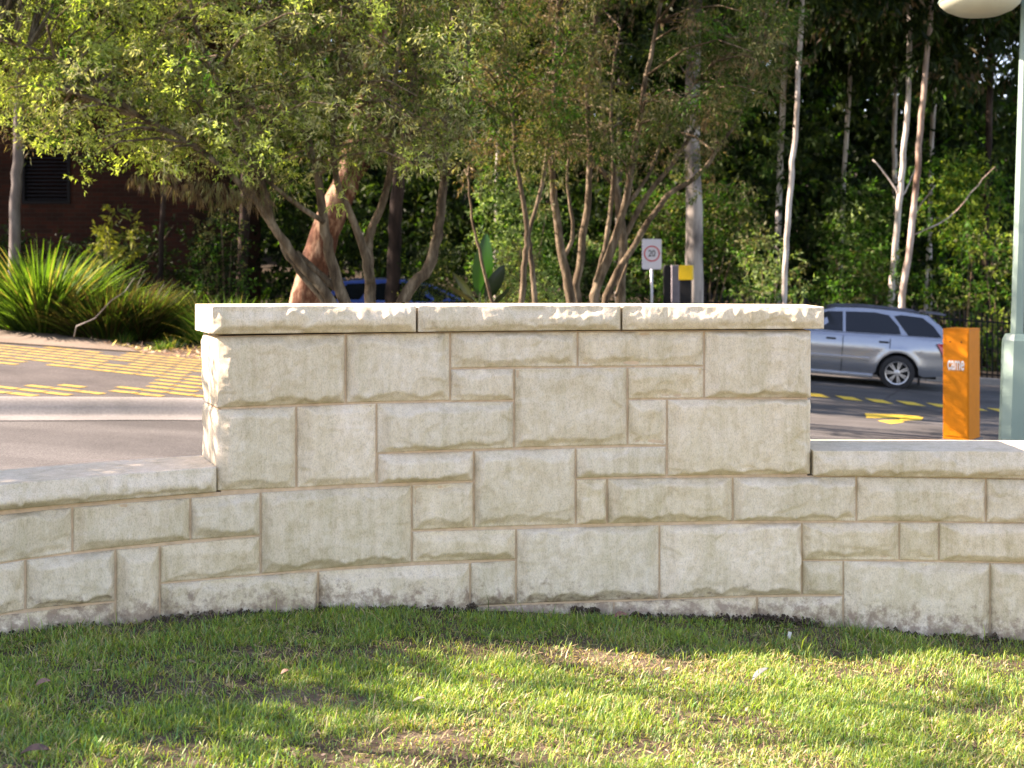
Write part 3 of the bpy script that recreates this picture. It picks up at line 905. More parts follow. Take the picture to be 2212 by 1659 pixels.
def stem(mb, pix, Y0, Y1, r0, r1, n=8, wob=0.006, seed=0):
    """a stem traced through pixel points, depth going from Y0 to Y1, radius r0 to r1"""
    g = random.Random(seed)
    m = len(pix); pts = [P(x, y, Y0 + (Y1 - Y0) * i / (m - 1)) for i, (x, y) in enumerate(pix)]
    out = []; rad = []
    for i in range(m - 1):
        a = pts[max(i - 1, 0)]; b = pts[i]; c = pts[i + 1]; d = pts[min(i + 2, m - 1)]
        for k_ in range(4):
            t = k_ / 4
            q = 0.5 * ((2 * b) + (-a + c) * t + (2 * a - 5 * b + 4 * c - d) * t * t + (-a + 3 * b - 3 * c + d) * t ** 3)
            q = q + Vector((g.gauss(0, wob), g.gauss(0, wob), 0))
            out.append(q); rad.append(r0 + (r1 - r0) * (i + t) / (m - 1))
    out.append(pts[-1]); rad.append(r1)
    rad = [r_ * g.uniform(0.97, 1.03) for r_ in rad]
    mb.tube(out, rad, n)
    return out

def twigs(mb, nodes, targets, r0, g, n=4, maxd=3.0):
    """thin curved branch from the nearest stem node to each target"""
    nd_ = np.array([tuple(q) for q in nodes])
    for t in targets:
        w_ = nd_ - t; dd = np.linalg.norm(w_, axis=1) + np.where(nd_[:, 2] > t[2] + 0.2, 1.0, 0)
        j = int(np.argmin(dd))
        a = Vector(nd_[j]); b = Vector(t); L = (b - a).length
        if L > maxd or L < 0.05: continue
        m1 = a.lerp(b, 0.35) + Vector((g.gauss(0, .06), g.gauss(0, .06), 0.10 * L)) ; m2 = a.lerp(b, 0.7) + Vector((g.gauss(0, .05), g.gauss(0, .05), 0.10 * L))
        r = min(r0, 0.008 + 0.010 * L)
        mb.tube([a, m1, m2, b], [r, r * 0.75, r * 0.5, r * 0.25], n, cap=False)

def tree_thing(name, base, label, cat, trunk_mb, bark, crown=None, leafmat=None, group=None):
    t = thing(name, base, label, cat, group)
    me = trunk_mb.mesh('trunk', True)
    link('trunk', me, t, bark, world=True)
    if crown is not None:
        v, f, c = crown
        link('crown', np_mesh('crown', v, f, c), t, leafmat or M['leaf'], world=True)
    return t

OLIVE = ((0.026, 0.044, 0.009), (0.055, 0.084, 0.017))
GREY = ((0.085, 0.090, 0.038), (0.15, 0.15, 0.07))
BROWN = ((0.07, 0.048, 0.028), (0.14, 0.10, 0.062))
LIME = ((0.13, 0.20, 0.022), (0.22, 0.29, 0.045))
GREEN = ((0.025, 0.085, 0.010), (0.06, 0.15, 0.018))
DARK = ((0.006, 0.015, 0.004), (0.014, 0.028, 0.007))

# ------------------------------------------------------------------ the bottlebrush on the left (multi-stemmed)
g1 = np.random.default_rng(21); r1 = random.Random(3)
mb = MB(); nodes = []
Yt = 12.8
for pix, ya, yb, ra, rb in [
    ([(795, 925), (790, 800), (745, 660), (715, 560), (700, 480), (685, 380), (650, 250), (600, 110), (560, -60)], Yt, Yt - .5, .075, .02),
    ([(795, 925), (770, 810), (715, 650), (640, 560), (590, 490), (540, 420), (440, 330), (300, 250), (160, 200)], Yt, Yt - 1.0, .065, .018),
    ([(745, 640), (700, 600), (640, 545)], Yt - .1, Yt - .2, .04, .03),
    ([(760, 900), (720, 690), (655, 600), (615, 545), (600, 500)], Yt - .1, Yt - .3, .035, .02),
    ([(795, 925), (797, 780), (800, 640), (797, 560), (800, 500), (830, 430), (845, 330), (850, 200), (870, 50)], Yt, Yt + .4, .07, .02),
    ([(797, 610), (790, 560), (765, 480), (735, 410), (720, 330), (730, 180), (760, 20)], Yt, Yt - .3, .048, .02),
    ([(800, 925), (830, 760), (880, 630), (925, 580), (945, 510), (955, 430), (960, 330), (975, 200), (985, 60), (960, -80)], Yt, Yt + .2, .075, .025),
    ([(975, 200), (1005, 110), (1022, 0), (1035, -120)], Yt + .1, Yt + .2, .035, .015),
    ([(983, 120), (975, 30), (950, -80)], Yt + .1, Yt, .04, .018),
    ([(700, 480), (640, 440), (590, 400), (480, 300), (380, 150)], Yt - .3, Yt - .9, .03, .012),
    ([(590, 490), (560, 380), (500, 240), (430, 80), (400, -60)], Yt - .5, Yt - 1.1, .035, .014),
    ([(850, 200), (800, 100), (740, 0)], Yt + .3, Yt, .03, .012),
    ([(300, 250), (180, 160), (60, 100), (-60, 60)], Yt - .9, Yt - 1.3, .025, .01)]:
    nodes += stem(mb, pix, ya, yb, ra, rb, seed=len(nodes))
outline = [(-260, -380), (-260, 150), (-40, 200), (0, 235), (60, 300), (100, 320), (160, 320), (200, 370), (240, 345), (290, 350), (360, 370), (440, 365), (480, 380), (520, 400), (590, 385),
           (650, 400), (700, 380), (760, 350), (810, 330), (880, 365), (950, 375), (1000, 330), (1010, 200), (1030, 60), (1060, -380)]
n1 = 2500
pp = poly_sample(outline, n1, g1)
pp += g1.normal(0, 1, pp.shape) * np.array([26, 22]) * (g1.random((n1, 1)) < .35)
dep = Yt - 0.3 + g1.normal(0, 0.75, n1).clip(-1.8, 1.8)
# the crown is deeper where it is higher
cen = unproj(pp, dep)
twigs(mb, nodes, cen[::4], 0.02, r1)
parts = []
wl = np.clip((700 - pp[:, 0]) / 700, 0, 1)          # more lime tips to the left, sunlight there painted into the leaf colours
fresh_lit = g1.random(n1) < 0.08 + 0.42 * wl
dryc = (~fresh_lit) & (g1.random(n1) < 0.38 - 0.22 * wl)
parts.append(clusters(cen[fresh_lit], 0.17, 80, 0.054, 0.013, ([4, 3, 1], [((0.30, 0.40, 0.07), (0.46, 0.55, 0.17)), ((0.18, 0.24, 0.07), (0.32, 0.38, 0.15)), OLIVE]), g1, droop=0.1))
parts.append(clusters(cen[dryc], 0.25, 66, 0.070, 0.010, ([3, 3, 1], [BROWN, GREY, OLIVE]), g1, droop=0.5))
rest = ~(fresh_lit | dryc)
rest &= (vn(pp[:, 0] / 55, pp[:, 1] / 45, 4) + .5 * vn(pp[:, 0] / 25, pp[:, 1] / 25, 5)) > -.5
parts.append(clusters(cen[rest], 0.24, 84, 0.060, 0.0125, ([3, 3, 1, 1], [((0.09, 0.13, 0.03), (0.18, 0.23, 0.065)), ((0.24, 0.25, 0.13), (0.38, 0.38, 0.22)), GREEN, LIME]), g1, droop=0.25))
# drooping dry seed sprays under the crown
hp_ = poly_sample([(240, 360), (480, 385), (600, 395), (640, 430), (500, 430), (330, 400)], 60, g1)
hc = unproj(hp_, Yt - 0.8 + g1.normal(0, .2, 60))
parts.append(clusters(hc, 0.14, 26, 0.10, 0.007, ([3, 2], [BROWN, GREY]), g1, droop=1.6, spread=0.5))
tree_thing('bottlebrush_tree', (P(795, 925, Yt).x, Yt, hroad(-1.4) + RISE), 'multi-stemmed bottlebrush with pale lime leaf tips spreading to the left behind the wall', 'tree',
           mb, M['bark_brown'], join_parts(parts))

# ------------------------------------------------------------------ paperbarks in the middle
def bush_tree(stems, outline_, n, Yc, dy, seed, label, mats, base_px, cols=None, per=112, dens_dry=0.42, L=0.070, W_=0.0145, rad=0.24, bark='bark_brown', tw=4):
    g = np.random.default_rng(seed); rr = random.Random(seed)
    mb = MB(); nodes = []
    for pix, ya, yb, ra, rb in stems: nodes += stem(mb, pix, ya, yb, ra, rb, seed=seed + len(nodes))
    pp = poly_sample(outline_, n, g)
    pp += np.abs(g.normal(0, 1, pp.shape)) * np.array([0, 75]) * (g.random((n, 1)) < .25) + g.normal(0, 1, pp.shape) * np.array([25, 10])
    k_ = vn(pp[:, 0] / 60, pp[:, 1] / 60, seed) + .4 * vn(pp[:, 0] / 22, pp[:, 1] / 22, seed + 1) > -.25
    pp = pp[k_]; n = len(pp)
    cen = unproj(pp, Yc + g.normal(0, dy, n).clip(-2.2 * dy, 2.2 * dy))
    twigs(mb, nodes, cen[::tw], 0.02, rr)
    dryc = g.random(n) < dens_dry
    a = clusters(cen[dryc], rad, per, L * 1.05, W_ * 0.75, ([3, 3, 2], [((0.095, 0.062, 0.035), (0.21, 0.145, 0.085)), ((0.11, 0.11, 0.055), (0.21, 0.20, 0.11)), OLIVE]), g, droop=0.6)
    b = clusters(cen[~dryc], rad, per, L, W_, cols or ([5, 2, 2], [OLIVE, GREY, GREEN]), g, droop=0.4)
    bx = P(*base_px)
    return tree_thing('paperbark_tree', (bx.x, bx.y, bx.z), label, 'tree', mb, M[bark], join_parts([a, b]))

Y2 = 14.6
bush_tree([([(1140, 905), (1132, 760), (1128, 640), (1135, 560), (1137, 500), (1128, 420), (1112, 330), (1100, 180), (1085, 20), (1080, -150)], Y2, Y2, .045, .015),
           ([(1150, 905), (1160, 760), (1155, 640), (1148, 560), (1144, 500), (1170, 400), (1185, 300), (1200, 160), (1205, 0)], Y2 + .1, Y2 + .2, .04, .014),
           ([(1140, 905), (1090, 760), (1060, 640), (1035, 540), (1020, 470), (1010, 380)], Y2 + .3, Y2 + .5, .028, .012)],
          [(980, -380), (985, 280), (1040, 330), (1090, 350), (1130, 330), (1200, 350), (1230, 330), (1240, -380)], 480, Y2, 0.8, 31,
          'slim twin-stemmed paperbark between the two bigger trees behind the wall', None, (1140, 905, Y2))
Y3 = 15.6
bush_tree([([(1262, 900), (1245, 760), (1232, 640), (1215, 560), (1197, 430), (1192, 300), (1200, 150), (1190, 0), (1180, -160)], Y3, Y3 - .3, .075, .02),
           ([(1262, 900), (1255, 760), (1246, 640), (1252, 560), (1268, 450), (1275, 330), (1268, 180), (1290, 20), (1300, -140)], Y3, Y3 + .2, .065, .02),
           ([(1275, 900), (1290, 760), (1285, 640), (1320, 540), (1348, 450), (1370, 330), (1390, 200), (1420, 50), (1450, -120)], Y3, Y3, .075, .02),
           ([(1285, 900), (1300, 760), (1310, 640), (1370, 530), (1440, 425), (1500, 385), (1560, 310), (1600, 240), (1640, 120)], Y3 + .2, Y3 + .8, .06, .015),
           ([(1280, 640), (1300, 560), (1317, 470), (1325, 350), (1320, 200), (1340, 60)], Y3 + .2, Y3 + .4, .04, .015),
           ([(1215, 560), (1240, 500), (1225, 400), (1235, 300)], Y3, Y3, .03, .012),
           ([(1348, 450), (1400, 380), (1440, 280), (1500, 180)], Y3, Y3 + .3, .03, .012),
           ([(1330, 640), (1350, 580), (1380, 500)], Y3 + .4, Y3 + .6, .02, .01)],
          [(1150, -420), (1160, 300), (1210, 340), (1270, 330), (1320, 370), (1380, 340), (1440, 310), (1500, 330), (1560, 290), (1640, 260), (1700, 170), (1730, -420)], 1250, Y3 + .2, 1.1, 41,
          'broad many-stemmed paperbark in the middle with a branch reaching right', None, (1262, 900, Y3))

bush_tree([([(1330, 800), (1340, 640), (1345, 520), (1330, 400), (1300, 250), (1290, 60), (1300, -150)], 20.0, 20, .09, .03),
           ([(1345, 520), (1400, 420), (1470, 330), (1540, 200), (1600, 60)], 20, 20.2, .05, .02), ([(1330, 400), (1230, 300), (1120, 200), (1020, 80)], 20, 20, .05, .02)],
          [(930, -420), (950, 270), (1100, 330), (1230, 300), (1400, 300), (1560, 280), (1680, 200), (1720, -420)], 430, 20.2, 1.5, 51,
          'taller dark-leaved tree standing behind the many-stemmed paperbark', None, (1330, 800, 20), cols=([4, 2, 1], [OLIVE, DARK, GREY]), per=60, L=.12, W_=.03, rad=.36, dens_dry=.25)
# ------------------------------------------------------------------ gum trees
def crown_proto(seed, n, rx, rz, per, L, W_, cols, rad=0.6):
    g = np.random.default_rng(seed)
    c = g.normal(0, 1, (n, 3)); c /= np.linalg.norm(c, axis=1, keepdims=True)
    c *= g.uniform(0.25, 1, (n, 1)) ** 0.5
    # clumps of clumps, so that gaps stay open
    c += 0.18 * np.stack([vn(c[:, 0] * 3, c[:, 1] * 3, seed), vn(c[:, 1] * 3, c[:, 2] * 3, seed), vn(c[:, 2] * 3, c[:, 0] * 3, seed)], -1)
    c *= np.array([rx, rx, rz])
    v, f, cc = clusters(c, rad, per, L, W_, cols, g, droop=0.8)
    return np_mesh('crown', v, f, cc)
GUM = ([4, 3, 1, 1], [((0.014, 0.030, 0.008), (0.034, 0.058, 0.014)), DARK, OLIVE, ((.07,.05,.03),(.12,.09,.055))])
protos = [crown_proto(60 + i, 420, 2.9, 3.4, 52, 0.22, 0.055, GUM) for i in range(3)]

def gum(pix, Y, r0, r1_, bark, label, crown_at=None, cscale=1.0, pk=0, extra=(), seed=0, dY=0.0):
    mb = MB()
    x0, y0 = pix[0]
    # run the stem down to the ground
    bx = P(x0, y0, Y)
    gz_ = float(hroad(bx.x)) - 0.1
    ypx = HY + (CAMZ - gz_) / Y * FPX
    pix = [(x0 + (x0 - pix[1][0]) * 0.15, ypx)] + list(pix)
    # and up past the frame
    top = pix[-1]
    nodes = stem(mb, pix, Y, Y + dY, r0, r1_, n=10, wob=0.008, seed=seed)
    for e in extra: nodes += stem(mb, e[0], Y, Y, e[1], e[2], n=6, wob=0.015, seed=seed + 5)
    t = thing('gum_tree', (bx.x, Y, gz_), label, 'tree')
    link('trunk', mb.mesh('trunk', True), t, M[bark], world=True)
    tp = nodes[-1] if crown_at is None else Vector(crown_at)
    if crown_at is None:
        tp = P(top[0], top[1], Y + dY)
    o = link('crown', protos[pk % 3], t, M['leaf'])
    o.location = (tp.x - bx.x, tp.y - Y, tp.z - gz_ + 0.6 * cscale)
    o.scale = (cscale,) * 3; o.rotation_euler = (0, 0, seed * 1.7)
    return t
protos[0].materials.append(M['leaf']); protos[1].materials.append(M['leaf']); protos[2].materials.append(M['leaf'])

gum([(1499, 640), (1500, 520), (1497, 380), (1495, 240), (1500, 0), (1505, -380)], 25.0, .20, .13, 'bark_grey', 'thick grey-white gum trunk standing behind the yellow box', pk=0, seed=1, cscale=1.3)
gum([(1695, 640), (1698, 540), (1706, 440), (1713, 350), (1722, 220), (1735, -60), (1745, -330)], 27.0, .062, .05, 'bark_pale', 'slender straight white gum trunk just left of the silver car', pk=1, seed=2, cscale=1.2)
gum([(1680, 520), (1686, 350), (1692, 200), (1700, 0), (1700, -260)], 36.0, .09, .07, 'bark_pale', 'pale gum trunk set back above the slender white one, left of the silver car', pk=2, seed=3, cscale=1.7)
gum([(1815, 640), (1820, 430), (1828, 300), (1836, 150), (1840, -200)], 37.0, .075, .06, 'bark_pale', 'thin white gum trunk above the roof of the silver car', pk=0, seed=4, cscale=1.7)
gum([(1925, 640), (1932, 560), (1942, 440), (1952, 330), (1962, 200), (1970, -200)], 31.0, .085, .06, 'bark_pale', 'leaning white gum trunk with a twig fork, left one of the close pair', pk=1, seed=5, cscale=1.4,
    extra=[([(1944, 430), (1920, 385), (1885, 345)], .025, .012), ([(1944, 430), (1965, 395), (1985, 340)], .02, .01)])
gum([(1950, 640), (1962, 560), (1972, 460), (1982, 370), (1990, 250), (2003, 110), (2012, 0), (2020, -350)], 29.5, .085, .055, 'bark_peel', 'gum trunk with peeling pinkish bark, right one of the close pair', pk=2, seed=6, cscale=1.4,
    extra=[([(1970, 480), (1990, 440), (2020, 400)], .02, .01), ([(1967, 510), (2050, 470), (2110, 400), (2150, 360)], .02, .008)])
gum([(1936, 520), (1932, 300), (1934, 200), (1932, 60), (1930, -200)], 41.0, .08, .06, 'bark_pale', 'distant straight white gum trunk rising above the close pair', pk=0, seed=7, cscale=1.8)
gum([(2008, 520), (2012, 340), (2018, 220), (2024, 90), (2045, -60), (2060, -250)], 39.0, .075, .06, 'bark_pale', 'distant pale gum trunk right of the peeling one', pk=1, seed=8, cscale=1.7)
gum([(2000, 640), (2004, 560), (2006, 500), (2010, 380)], 34.0, .05, .03, 'bark_pale', 'short thin pale trunk above the rear of the silver car', pk=2, seed=9, cscale=1.0, crown_at=(12.2, 35, 9.5))
gum([(1072, 560), (1074, 400), (1076, 300), (1080, 100), (1085, -150)], 40.0, .09, .07, 'bark_pale', 'distant white gum trunk glimpsed above the pale green shrub', pk=0, seed=10, cscale=1.8)
gum([(848, 640), (852, 520), (858, 420), (870, 330), (890, 200), (900, -420)], 21.5, .13, .10, 'bark_dark', 'dark straight trunk standing right of the leaning pink gum', pk=1, seed=11, cscale=1.2)
gum([(28, 640), (30, 520), (34, 400), (40, 300), (44, 150), (50, -150)], 21.5, .10, .08, 'bark_grey', 'grey trunk in front of the louvred window at the far left', pk=2, seed=12, cscale=1.0)
gum([(655, 700), (668, 620), (690, 540), (722, 455), (752, 380), (778, 280), (800, 180), (820, 20), (840, -560)], 18.0, .26, .14, 'bark_pink', 'big leaning gum with peeling orange-pink bark behind the bottlebrush', pk=0, seed=13, cscale=1.1,
    extra=[([(765, 400), (800, 350), (840, 300), (850, 200)], .05, .03)])
gum([(345, 640), (348, 540), (350, 470), (360, 300), (365, 50), (360, -480)], 22.5, .05, .04, 'bark_dark', 'thin dark trunk before the brick building', pk=1, seed=14, cscale=1.0)
gum([(520, 640), (525, 540), (530, 430), (540, 200), (545, -480)], 24.0, .11, .09, 'bark_dark', 'dark trunk at the corner of the brick building', pk=2, seed=15, cscale=1.2)
gum([(1335, 520), (1338, 380), (1340, 200), (1350, -150)], 38.0, .10, .08, 'bark_grey', 'distant grey gum trunk behind the many-stemmed paperbark', pk=0, seed=16, cscale=1.8)
gum([(2128, 640), (2130, 460), (2136, 300), (2142, 60), (2146, -150)], 33.0, .09, .08, 'bark_dark', 'dark trunk left of the lamp post, behind the iron fence', pk=1, seed=17, cscale=1.3)

# ------------------------------------------------------------------ shrubs
def shrub(outline_, Yc, dy, n, per, L, W_, rad, cols, label, seed, name='shrub', cat='shrub', mat='leaf', droop=0.2, stems=5):
    g = np.random.default_rng(seed)
    pp = poly_sample(outline_, n, g)
    cen = unproj(pp, Yc + g.uniform(-dy, dy, n))
    xs = np.mean([p_[0] for p_ in outline_]); X = (xs - CX) / FPX * Yc
    gz_ = float(hroad(X)) + (RISE if Yc < 25.5 and X < 2 else -0.05)
    t = thing(name, (X, Yc, gz_), label, cat)
    mb = MB()
    for i in range(stems):
        c = cen[int(g.integers(0, n))]
        b = Vector((X + (c[0] - X) * 0.35, Yc + g.uniform(-.3, .3), gz_))
        mb.tube([b, b.lerp(Vector(c), .5) + Vector((0, 0, .1)), Vector(c)], [0.03, 0.02, 0.01], 5)
    link('stem', mb.mesh('stem', True), t, M['bark_brown'], world=True)
    link('foliage', np_mesh('foliage', *clusters(cen, rad, per, L, W_, cols, g, droop=droop)), t, M[mat], world=True)
    return t
PALE = ((0.15, 0.24, 0.08), (0.26, 0.34, 0.14))
shrub([(1015, 860), (1020, 560), (1030, 440), (1050, 385), (1100, 370), (1160, 400), (1200, 440), (1215, 560), (1210, 860)], 24, .8, 330, 40, .10, .035, .30, ([4, 2, 1], [PALE, GREEN, OLIVE]),
      'tall pale green leafy shrub in full sun between the middle trees', 71)
shrub([(1060, 860), (1065, 600), (1100, 530), (1150, 520), (1170, 600), (1175, 860)], 21, .5, 150, 40, .07, .02, .25, ([2, 3], [((.17, .19, .04), (.26, .27, .07)), GREY]),
      'yellowish feathery shrub in front of the pale green one', 72)
shrub([(1560, 860), (1590, 640), (1600, 520), (1640, 500), (1690, 520), (1740, 600), (1760, 860)], 29, .8, 190, 36, .13, .04, .38, ([3, 2, 2], [PALE, GREEN, GREY]),
      'soft green shrub at the foot of the slender white gum', 73)
shrub([(1210, 860), (1215, 600), (1260, 480), (1340, 520), (1400, 560), (1440, 520), (1480, 860)], 29, 1.2, 260, 36, .12, .035, .38, ([3, 2, 2, 1], [GREEN, OLIVE, GREY, PALE]),
      'green and straw scrub behind the twenty sign', 74)
shrub([(1380, 480), (1400, 400), (1450, 370), (1530, 400), (1620, 420), (1650, 520), (1560, 600), (1440, 560)], 32, 1.2, 200, 36, .14, .045, .42, ([3, 2, 2], [GREEN, OLIVE, GREY]),
      'mid green bush around the thick grey gum', 75)
shrub([(1750, 860), (1760, 620), (1790, 560), (1850, 540), (1910, 520), (1960, 600), (1980, 860)], 31, 1.2, 250, 36, .14, .045, .40, ([3, 3, 1], [GREEN, OLIVE, GREY]),
      'dark green bush directly behind the silver car', 76)
shrub([(1990, 900), (2000, 620), (2050, 540), (2100, 480), (2160, 460), (2230, 500), (2330, 560), (2340, 900)], 31, 1.2, 300, 36, .14, .045, .42, ([3, 2, 1, 1], [GREEN, OLIVE, GREY, LIME]),
      'broad green bush behind the iron fence at the right', 77)
shrub([(1990, 480), (2010, 380), (2060, 330), (2120, 340), (2170, 400), (2150, 500), (2060, 540)], 33, 1.0, 170, 36, .14, .045, .42, ([2, 3, 1], [LIME, GREEN, OLIVE]),
      'bright green young tree crown right of the peeling gum', 78)
shrub([(1800, 560), (1790, 470), (1830, 410), (1900, 400), (1930, 470), (1910, 560)], 34, .9, 120, 36, .15, .05, .42, ([2, 3, 1], [PALE, GREEN, OLIVE]),
      'sunlit green clump above the silver car roof', 79)
shrub([(850, 860), (860, 620), (900, 560), (950, 500), (1010, 560), (1020, 860)], 22, .8, 200, 40, .07, .03, .28, ([3, 3, 1], [DARK, OLIVE, GREY]),
      'dark small-leaved shrub behind the paddle-leaved plant', 80)
shrub([(620, 860), (560, 500), (620, 430), (700, 420), (860, 440), (870, 540), (860, 860)], 31, 1.0, 190, 40, .12, .05, .42, ([3, 2], [DARK, OLIVE]),
      'dark green bush beyond the blue car', 81)
shrub([(420, 640), (430, 480), (470, 450), (520, 470), (540, 640)], 23, .5, 110, 40, .07, .03, .25, ([3, 2, 1], [DARK, GREEN, GREY]),
      'dark shrub at the right corner of the brick building', 82)

# strap-leaved clumps
def strap(px, py, Y, H, n, spread, cols, label, seed, wd=0.022, name='strap_leaf_plant', ex=1.0):
    b = P(px, py, Y); b.z = float(hroad(b.x)) + RISE
    g = np.random.default_rng(seed)
    t = thing(name, tuple(b), label, 'plant')
    az = g.uniform(0, 2 * np.pi, n); r0 = np.sqrt(g.random(n)) * spread
    base = np.stack([np.cos(az) * r0 * ex, np.sin(az) * r0 * 0.6, np.zeros(n)], -1)
    out = np.stack([np.cos(az), np.sin(az), np.zeros(n)], -1)
    lean = np.clip(r0 / spread, 0, 1) * g.uniform(0.1, 1.0, n) * 0.9 + 0.08
    L = H * g.uniform(0.55, 1.1, n)
    segs = 4; prev = base; d = out * np.sin(lean)[:, None] + np.array([0, 0, 1.0]) * np.cos(lean)[:, None]
    side = np.stack([-np.sin(az + g.normal(0, 1, n)), np.cos(az), np.zeros(n)], -1); side /= np.linalg.norm(side, axis=1, keepdims=True)
    rows = []
    for s_ in range(segs + 1):
        wv = wd * (1 - (s_ / segs) ** 2 * 0.95) / 2 * g.uniform(0.8, 1.2, n)
        rows.append(prev - side * wv[:, None]); rows.append(prev + side * wv[:, None])
        d = d + out * 0.14 * g.uniform(0.2, 1.8, (n, 1)) + np.array([0, 0, -0.10]); d /= np.linalg.norm(d, axis=1, keepdims=True)
        prev = prev + d * (L / segs)[:, None]
    v = np.stack(rows, 1)     # n, 10, 3
    k_ = v.shape[1]; bi = np.arange(n)[:, None] * k_
    f = np.concatenate([bi + np.array([[2 * s_, 2 * s_ + 1, 2 * s_ + 3, 2 * s_ + 2]]) for s_ in range(segs)], 0)
    ws, rg = cols; ck = g.choice(len(ws), n, p=np.array(ws) / sum(ws)); u = g.random((n, 1))
    c = np.array([q[0] for q in rg])[ck] * (1 - u) + np.array([q[1] for q in rg])[ck] * u
    link('foliage', np_mesh('foliage', v.reshape(-1, 3), f, np.repeat(c, k_, 0)), t, M['strap'])
    return t
STRAP = ([3, 4, 1], [((0.065, 0.14, 0.013), (0.135, 0.24, 0.035)), ((0.025, 0.06, 0.012), (0.045, 0.09, 0.02)), ((.22, .18, .06), (.3, .26, .1))])
STRAPD = ([1, 4, 4], [((0.09, 0.15, 0.02), (0.15, 0.22, 0.04)), ((0.02, 0.045, 0.01), (0.035, 0.065, 0.015)), ((.05, .035, .015), (.10, .075, .035))])
strap(85, 715, 20.2, 1.62, 1300, .62, STRAP, 'tall bright green strap-leaved clump at the left by the footpath', 91, .042, ex=.85)
strap(225, 722, 19.9, 1.12, 2300, .62, STRAPD, 'darker strap-leaved clump right beside the tall bright one', 92, ex=1.0)
strap(300, 726, 20.0, 1.05, 1900, .42, STRAPD, 'clipped-looking strap-leaved clump nearest the wall end', 93, ex=0.9)
strap(425, 732, 20.6, .95, 420, .5, STRAP, 'sparse spiky tuft just left of the tall wall top', 94, .02)
strap(500, 735, 19.6, 1.02, 520, .55, STRAP, 'spiky green tuft seen over the left end of the wall top', 95, .025)
strap(585, 735, 18.8, .98, 620, .55, STRAP, 'spiky green tuft beside the leaning pink gum', 96, .028)
for i, (px, py, h, lb) in enumerate([(268, 742, .28, 'small grass tuft on the mulch under the dark strap clump'), (372, 752, .25, 'little weed tuft on the mulch, left of the wall end'), (400, 745, .3, 'tallest weed tuft on the mulch, beside the wall end'), (345, 757, .2, 'low weed tuft at the edge of the painted hump')]):
    x, y = on_verge(px, py); strap(px, py, y, h, 60, .16, STRAP, lb, 120 + i, .014, name='grass_tuft')

# litter on the mulch strip
g = np.random.default_rng(5)
pts = []
mul = [on_verge(60, 700), on_verge(200, 742), on_verge(300, 763), on_verge(415, 776), on_verge(560, 790), on_verge(560, 740), on_verge(300, 730), on_verge(180, 720)]
mx = np.array(mul)
while len(pts) < 1500:
    q = (g.uniform(mx[:, 0].min(), mx[:, 0].max()), g.uniform(mx[:, 1].min(), mx[:, 1].max()))
    if inside(q, mul): pts.append((q[0], q[1], zv(q[0]) + 0.012))
pts = np.array(pts); m = len(pts)
v, f = leaf_quads(pts, np.column_stack([g.normal(0, 1, m), g.normal(0, 1, m), g.normal(0.1, .25, m)]), g.uniform(.06, .14, m), g.uniform(.025, .05, m), np.column_stack([g.normal(0, .3, (m, 2)), np.ones(m)]))
cc = np.where(g.random((m, 1)) < .5, np.array([[.34, .22, .15]]), np.array([[.52, .42, .32]])) * g.uniform(.6, 1.2, (m, 1))
tag(link('leaf_litter', np_mesh('leaf_litter', v, f, np.repeat(cc, 4, 0)), None, M['leaf']), 'dry brown leaves scattered on the mulch strip', 'leaf litter', kind='stuff')
# bare bent stick beside the clump
mb = MB(); Yb = 18.6
mb.tube([P(160, 728, Yb), P(165, 705, Yb), P(205, 688, Yb), P(240, 650, Yb), P(270, 630, Yb), P(290, 600, Yb + .3)], [.010, .011, .010, .008, .007, .004], 6)
tag(mb.build('bent_stick', M['bark_grey'], smooth=True), 'bare bent grey stick leaning out of the strap-leaved clumps', 'stick')

# paddle-leaved plant
def paddle_plant():
    Yp = 15.2
    b = P(1045, 905, Yp); t = thing('paddle_leaf_plant', tuple(b), 'dark glossy plant with large paddle leaves rising behind the wall', 'plant')
    def paddle(p0, p1, wd, yaw, col):
        a = P(*p0, Yp); c = P(*p1, Yp); d = c - a; L = d.length; dn = d.normalized()
        side = Vector((math.cos(yaw), math.sin(yaw), 0)); side = (side - dn * side.dot(dn)).normalized()
        nrm = dn.cross(side)
        rows = 12; V_ = []; C_ = []
        for i in range(rows + 1):
            s_ = i / rows; hw = wd / 2 * (math.sin(math.pi * min(1, s_ * .96 + .02)) ** .7) * (1 - .3 * s_)
            cen_ = a + dn * L * s_ - nrm * (0.10 * L * math.sin(s_ * 2.4))
            for j in (-1, -.5, 0, .5, 1):
                q = cen_ + side * hw * j + nrm * abs(j) * hw * .35
                V_.append(tuple(q)); C_.append(tuple(np.array(col) * (1.35 if j == 0 else 1)))
        F_ = [(i * 5 + j, i * 5 + j + 1, (i + 1) * 5 + j + 1, (i + 1) * 5 + j) for i in range(rows) for j in range(4)]
        link('leaf', np_mesh('leaf', np.array(V_), np.array(F_), np.array(C_), True), t, M['leaf_gloss'], world=True)
        mbp = MB(); mbp.tube([P(1045, 905, Yp), a.lerp(P(1045, 905, Yp), .4) + Vector((0, .05, 0)), a, a + dn * L * .5], [.02, .016, .013, .006], 6)
        link('stalk', mbp.mesh('stalk', True), t, M['stalk'], world=True)
    paddle((1036, 640), (1048, 505), .30, .35, (.012, .060, .006))
    paddle((1050, 645), (1088, 572), .22, .2, (.008, .024, .006))
    paddle((1025, 650), (975, 590), .14, .6, (.035, .042, .012))
    paddle((1030, 655), (968, 612), .10, -.5, (.04, .042, .014))
    paddle((1060, 665), (1100, 618), .14, .9, (.012, .028, .008))
M['stalk'] = mat_simple('stalk', (0.10, 0.13, 0.05), .5)
paddle_plant()
